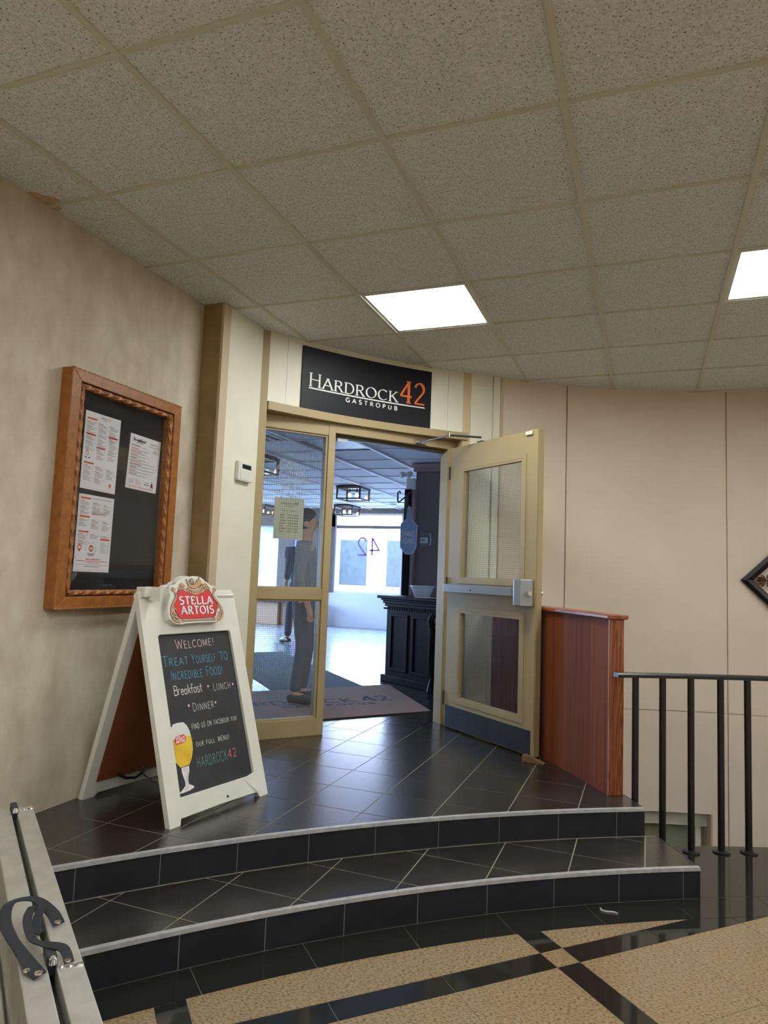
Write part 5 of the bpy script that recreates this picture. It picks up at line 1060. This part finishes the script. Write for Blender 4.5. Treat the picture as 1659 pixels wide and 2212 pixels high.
# booth under the far window
bo = empty('booth', (-7.3, 12.5, ZL), 'low peach-coloured booth with a dark top edge under the far window', 'booth')
M_PEACH = mat('peach_laminate', srgb(206, 160, 132), .5)
for k, (a, b, y_) in enumerate(((-8.6, -7.62, 12.30), (-7.60, -6.95, 12.38), (-6.93, -6.4, 12.46))): make('booth_panel', MB().box(a, b, y_, 12.85, ZL, .72), M_PEACH, bo, bevel=.005)
make('booth_top', MB().box(-8.65, -6.36, 12.24, 12.88, .72, .765), M_STEEL, bo, bevel=.006)
# blue banner on the pier
bb = empty('blue_banner', (-6.67, 12.9, 1.0), 'narrow bright blue banner hanging near the far windows', 'banner')
BX = -6.86
make('banner_cloth', MB().box(BX, BX + .26, 12.85, 12.862, 1.0, 2.32), mat('vivid_blue', srgb(30, 70, 210), .6), bb); make('banner_rod', MB().tube([(BX - .03, 12.856, 2.33), (BX + .29, 12.856, 2.33)], .012, 8), M_BLACKIRON, bb)
make('curtain_panel', MB().box(BX + .28, BX + .55, 12.86, 12.90, .80, 2.40), M_TAUPE, bb)
# street outside
sf_ = empty('storefront', (-9, 24, 0), 'pale pink brick building across the street seen through the doorway', 'building')
make('facade', MB().box(-16, -3, 24, 24.4, -2.2, 5.2), mat('pink_brick', srgb(206, 168, 172), .8, noise=3, col2=srgb(222, 190, 190)), sf_)
for a in (-10.9, -9.0): make('shop_window', MB().box(a, a + 1.1, 23.95, 24.02, .9, 2.6), M_STEEL, sf_, bevel=.02)
make('shop_door', MB().box(-7.2, -6.3, 23.95, 24.02, -.4, 2.1), M_PEACH, sf_); make('shop_sign', MB().box(-11.4, -8.4, 23.9, 24.0, 3.0, 3.5), M_WHITEPL, sf_)
hg = empty('patio_hut', (-14, 20, 0), 'teal timber hut outside the far left window', 'hut')
make('hut_wall', MB().box(-15.8, -12.2, 20, 22, -2.2, 3.0), mat('teal_paint', srgb(70, 160, 168), .7, noise=2, col2=srgb(110, 190, 186)), hg)
for q in range(9): make('plank', MB().box(-15.8 + q * .4, -15.42 + q * .4, 19.96, 20, -2.2, 3.0), bpy.data.materials['teal_paint'], hg)
make('hut_roof', MB().box(-16.1, -11.9, 19.6, 22.3, 3.0, 3.2), M_WHITEPL, hg)
make('ledge', MB().box(-14.5, -7.5, 14.6, 14.9, .3, 1.25), mat('cream_block', srgb(214, 206, 178), .8), hg)
make('pavement', MB().box(-40, 20, YB + .2, 24, -.05, .12), mat('pavement_grey', srgb(150, 150, 150), .8), kind='structure')

# ---- people in the pub
def skin_mesh(name, verts, edges, radii, m, parent, levels=2, root=0):
    c = Vector(ORG[parent.name]); me = bpy.data.meshes.new(name); me.from_pydata([Vector(v) - c for v in verts], edges, []); me.materials.append(m)
    o = bpy.data.objects.new(name, me); sc.collection.objects.link(o); o.parent = parent; o.location = (0, 0, 0); ORG[o.name] = c
    o.modifiers.new('skin', 'SKIN'); lay = me.skin_vertices[0].data if me.skin_vertices else None
    if lay is None: bm = bmesh.new(); bm.from_mesh(me); bm.verts.layers.skin.verify(); bm.to_mesh(me); bm.free(); lay = me.skin_vertices[0].data
    for i, r in enumerate(radii): lay[i].radius = r if isinstance(r, tuple) else (r, r); lay[i].use_root = (i == root)
    s_ = o.modifiers.new('smooth', 'SUBSURF'); s_.levels = levels; s_.render_levels = levels; return o
def person(loc, yaw, Ht, label, shirt, trousers, hairc, stride=.0, shoe=None):
    k = Ht / 1.75; R_ = Matrix.Rotation(yaw, 3, 'Z'); L_ = Vector(loc)
    W = lambda x, y, z: L_ + R_ @ Vector((x * k, y * k, z * k))          # local: x right, y forward
    t = empty('person', loc, label, 'person', 'people inside the pub')
    Vv, E, Rd = [], [], []
    def add(p, r, par=None):
        Vv.append(W(*p)); Rd.append(tuple(q * k for q in r) if isinstance(r, tuple) else r * k)
        if par is not None: E.append((par, len(Vv) - 1))
        return len(Vv) - 1
    pel = add((0, 0, .95), (.10, .08)); sp = add((0, .01, 1.12), (.10, .075), pel); chs = add((0, .0, 1.32), (.12, .08), sp); nk0 = add((0, -.01, 1.46), .055, chs); nk = add((0, .0, 1.54), .052, nk0); hd = add((0, .015, 1.62), (.072, .088), nk); tp = add((0, .005, 1.69), (.066, .08), hd)
    add((0, .115, 1.625), .012, hd)
    for s_ in (-1, 1):
        sh = add((s_ * .19, 0, 1.42), .055, chs); el = add((s_ * .245, -.03 + s_ * stride * .2, 1.14), .040, sh); wr_ = add((s_ * .25, .05 + s_ * stride * .35, .90), .026, el); pm_ = add((s_ * .25, .075 + s_ * stride * .38, .83), (.030, .020), wr_)
        for q in range(4): f1 = add((s_ * .25, .055 + q * .015 + s_ * stride * .38, .78), .009, pm_); add((s_ * .245, .065 + q * .014 + s_ * stride * .38, .735 + .008 * abs(q - 1.5)), .008, f1)
        th = add((s_ * .235, .105 + s_ * stride * .38, .80), .0095, wr_)
        hp_ = add((s_ * .095, 0, .90), .085, pel); kn = add((s_ * .10, .03 - s_ * stride * .5, .50), .055, hp_); an = add((s_ * .10, -.02 - s_ * stride * 1.0, .09), .036, kn); add((s_ * .11, .12 - s_ * stride * 1.0, .035), (.038, .028), an)
    body = skin_mesh('body', Vv, E, Rd, M_SKIN, t)
    # shirt
    Vv, E, Rd = [], [], []
    a = add((0, 0, .86), (.175, .135)); b = add((0, .01, 1.10), (.165, .128), a); c = add((0, 0, 1.34), (.185, .135), b); d = add((0, -.005, 1.47), (.08, .08), c)
    for s_ in (-1, 1): sh = add((s_ * .185, 0, 1.40), .078, c); el = add((s_ * .245, -.03 + s_ * stride * .2, 1.14), .060, sh); add((s_ * .25, .03 + s_ * stride * .33, .95), .042, el)
    skin_mesh('shirt', Vv, E, Rd, shirt, t)
    Vv, E, Rd = [], [], []
    a0_ = add((0, 0, 1.02), (.12, .095)); a = add((0, 0, .94), (.13, .10), a0_)
    for s_ in (-1, 1): hp_ = add((s_ * .09, 0, .82), .098, a); kn = add((s_ * .10, .03 - s_ * stride * .5, .50), .068, hp_); add((s_ * .10, -.02 - s_ * stride * 1.0, .10), .058, kn)
    skin_mesh('trousers', Vv, E, Rd, trousers, t)
    for s_ in (-1, 1):
        y_ = -s_ * stride * 1.0
        P = [W(s_ * .10, -.075 + y_, .045), W(s_ * .10, .0 + y_, .06), W(s_ * .105, .09 + y_, .045), W(s_ * .108, .165 + y_, .032)]
        sh_ = make('shoe', MB().tube(P, .045 * k, 10, rs=[.036 * k, .046 * k, .044 * k, .028 * k]), shoe or M_BLACKP, t)
        make('sole', MB().tube([p - Vector((0, 0, .028 * k)) for p in P], .03 * k, 8, rs=[.016, .016, .016, .012]), M_WHITEPL, sh_)
    mb = MB(); hc = W(0, -.012, 1.665)
    bmh = bmesh.new(); bmesh.ops.create_uvsphere(bmh, u_segments=18, v_segments=12, radius=1.0)
    vs = []
    for v in bmh.verts:
        q = v.co.copy(); rr_ = 1.0
        if q.y > .25 and q.z < .35: rr_ = .72
        p = Vector((q.x * .088 * rr_, q.y * .105 * rr_, q.z * .112)); vs.append(hc + R_ @ (p * k))
    mb.v = vs; mb.f = [tuple(v.index for v in f.verts) for f in bmh.faces]; mb.sm = True; bmh.free(); make('hair', mb, hairc, t)
    for s_ in (-1, 1): make('eye', MB().lathe(W(s_ * .032, .098, 1.635), [(.002, -.004), (.010, 0), (.004, .006)], 8, R_ @ Vector((0, 1, 0))), M_PRINTK, t); make('ear', MB().lathe(W(s_ * .083, 0, 1.62), [(.012, 0), (.026, .004), (.014, .010)], 8, R_ @ Vector((s_, 0, 0))), M_SKIN, t)
    make('mouth', MB().tube([W(-.022, .096, 1.565), W(0, .102, 1.562), W(.022, .096, 1.565)], .004, 6), mat('lips', srgb(150, 92, 84), .5) if 'lips' not in MATS else MATS['lips'], t)
    return t
M_NAVY = mat('navy_trousers', srgb(52, 62, 82), .9); M_NAVYS = mat('navy_shirt', srgb(40, 50, 76), .9); M_GREYS = mat('grey_shirt', srgb(120, 124, 130), .9); M_GREYJ = mat('grey_jeans', srgb(92, 96, 104), .9)
M_HAIRB = mat('brown_hair', srgb(92, 66, 48), .7); M_HAIRD = mat('dark_hair', srgb(50, 38, 32), .7); M_SHOE = mat('sneaker', srgb(70, 60, 60), .6)
person((-4.92, 9.40, ZL), math.radians(60), 1.74, 'person in a navy shirt and dark trousers walking behind the sidelight', M_NAVYS, M_NAVY, M_HAIRB, .14)
person((-2.66, 5.17, ZL + .022), math.radians(-69), 1.58, 'person in grey clothes standing just inside behind the door mullion', M_GREYS, M_GREYJ, M_HAIRD, .02, M_SHOE)

# ---- neon beyond: finish
for o in sc.objects:
    if o.type == 'MESH' and o.parent is None and 'kind' not in o and 'label' not in o: print('UNLABELLED', o.name)
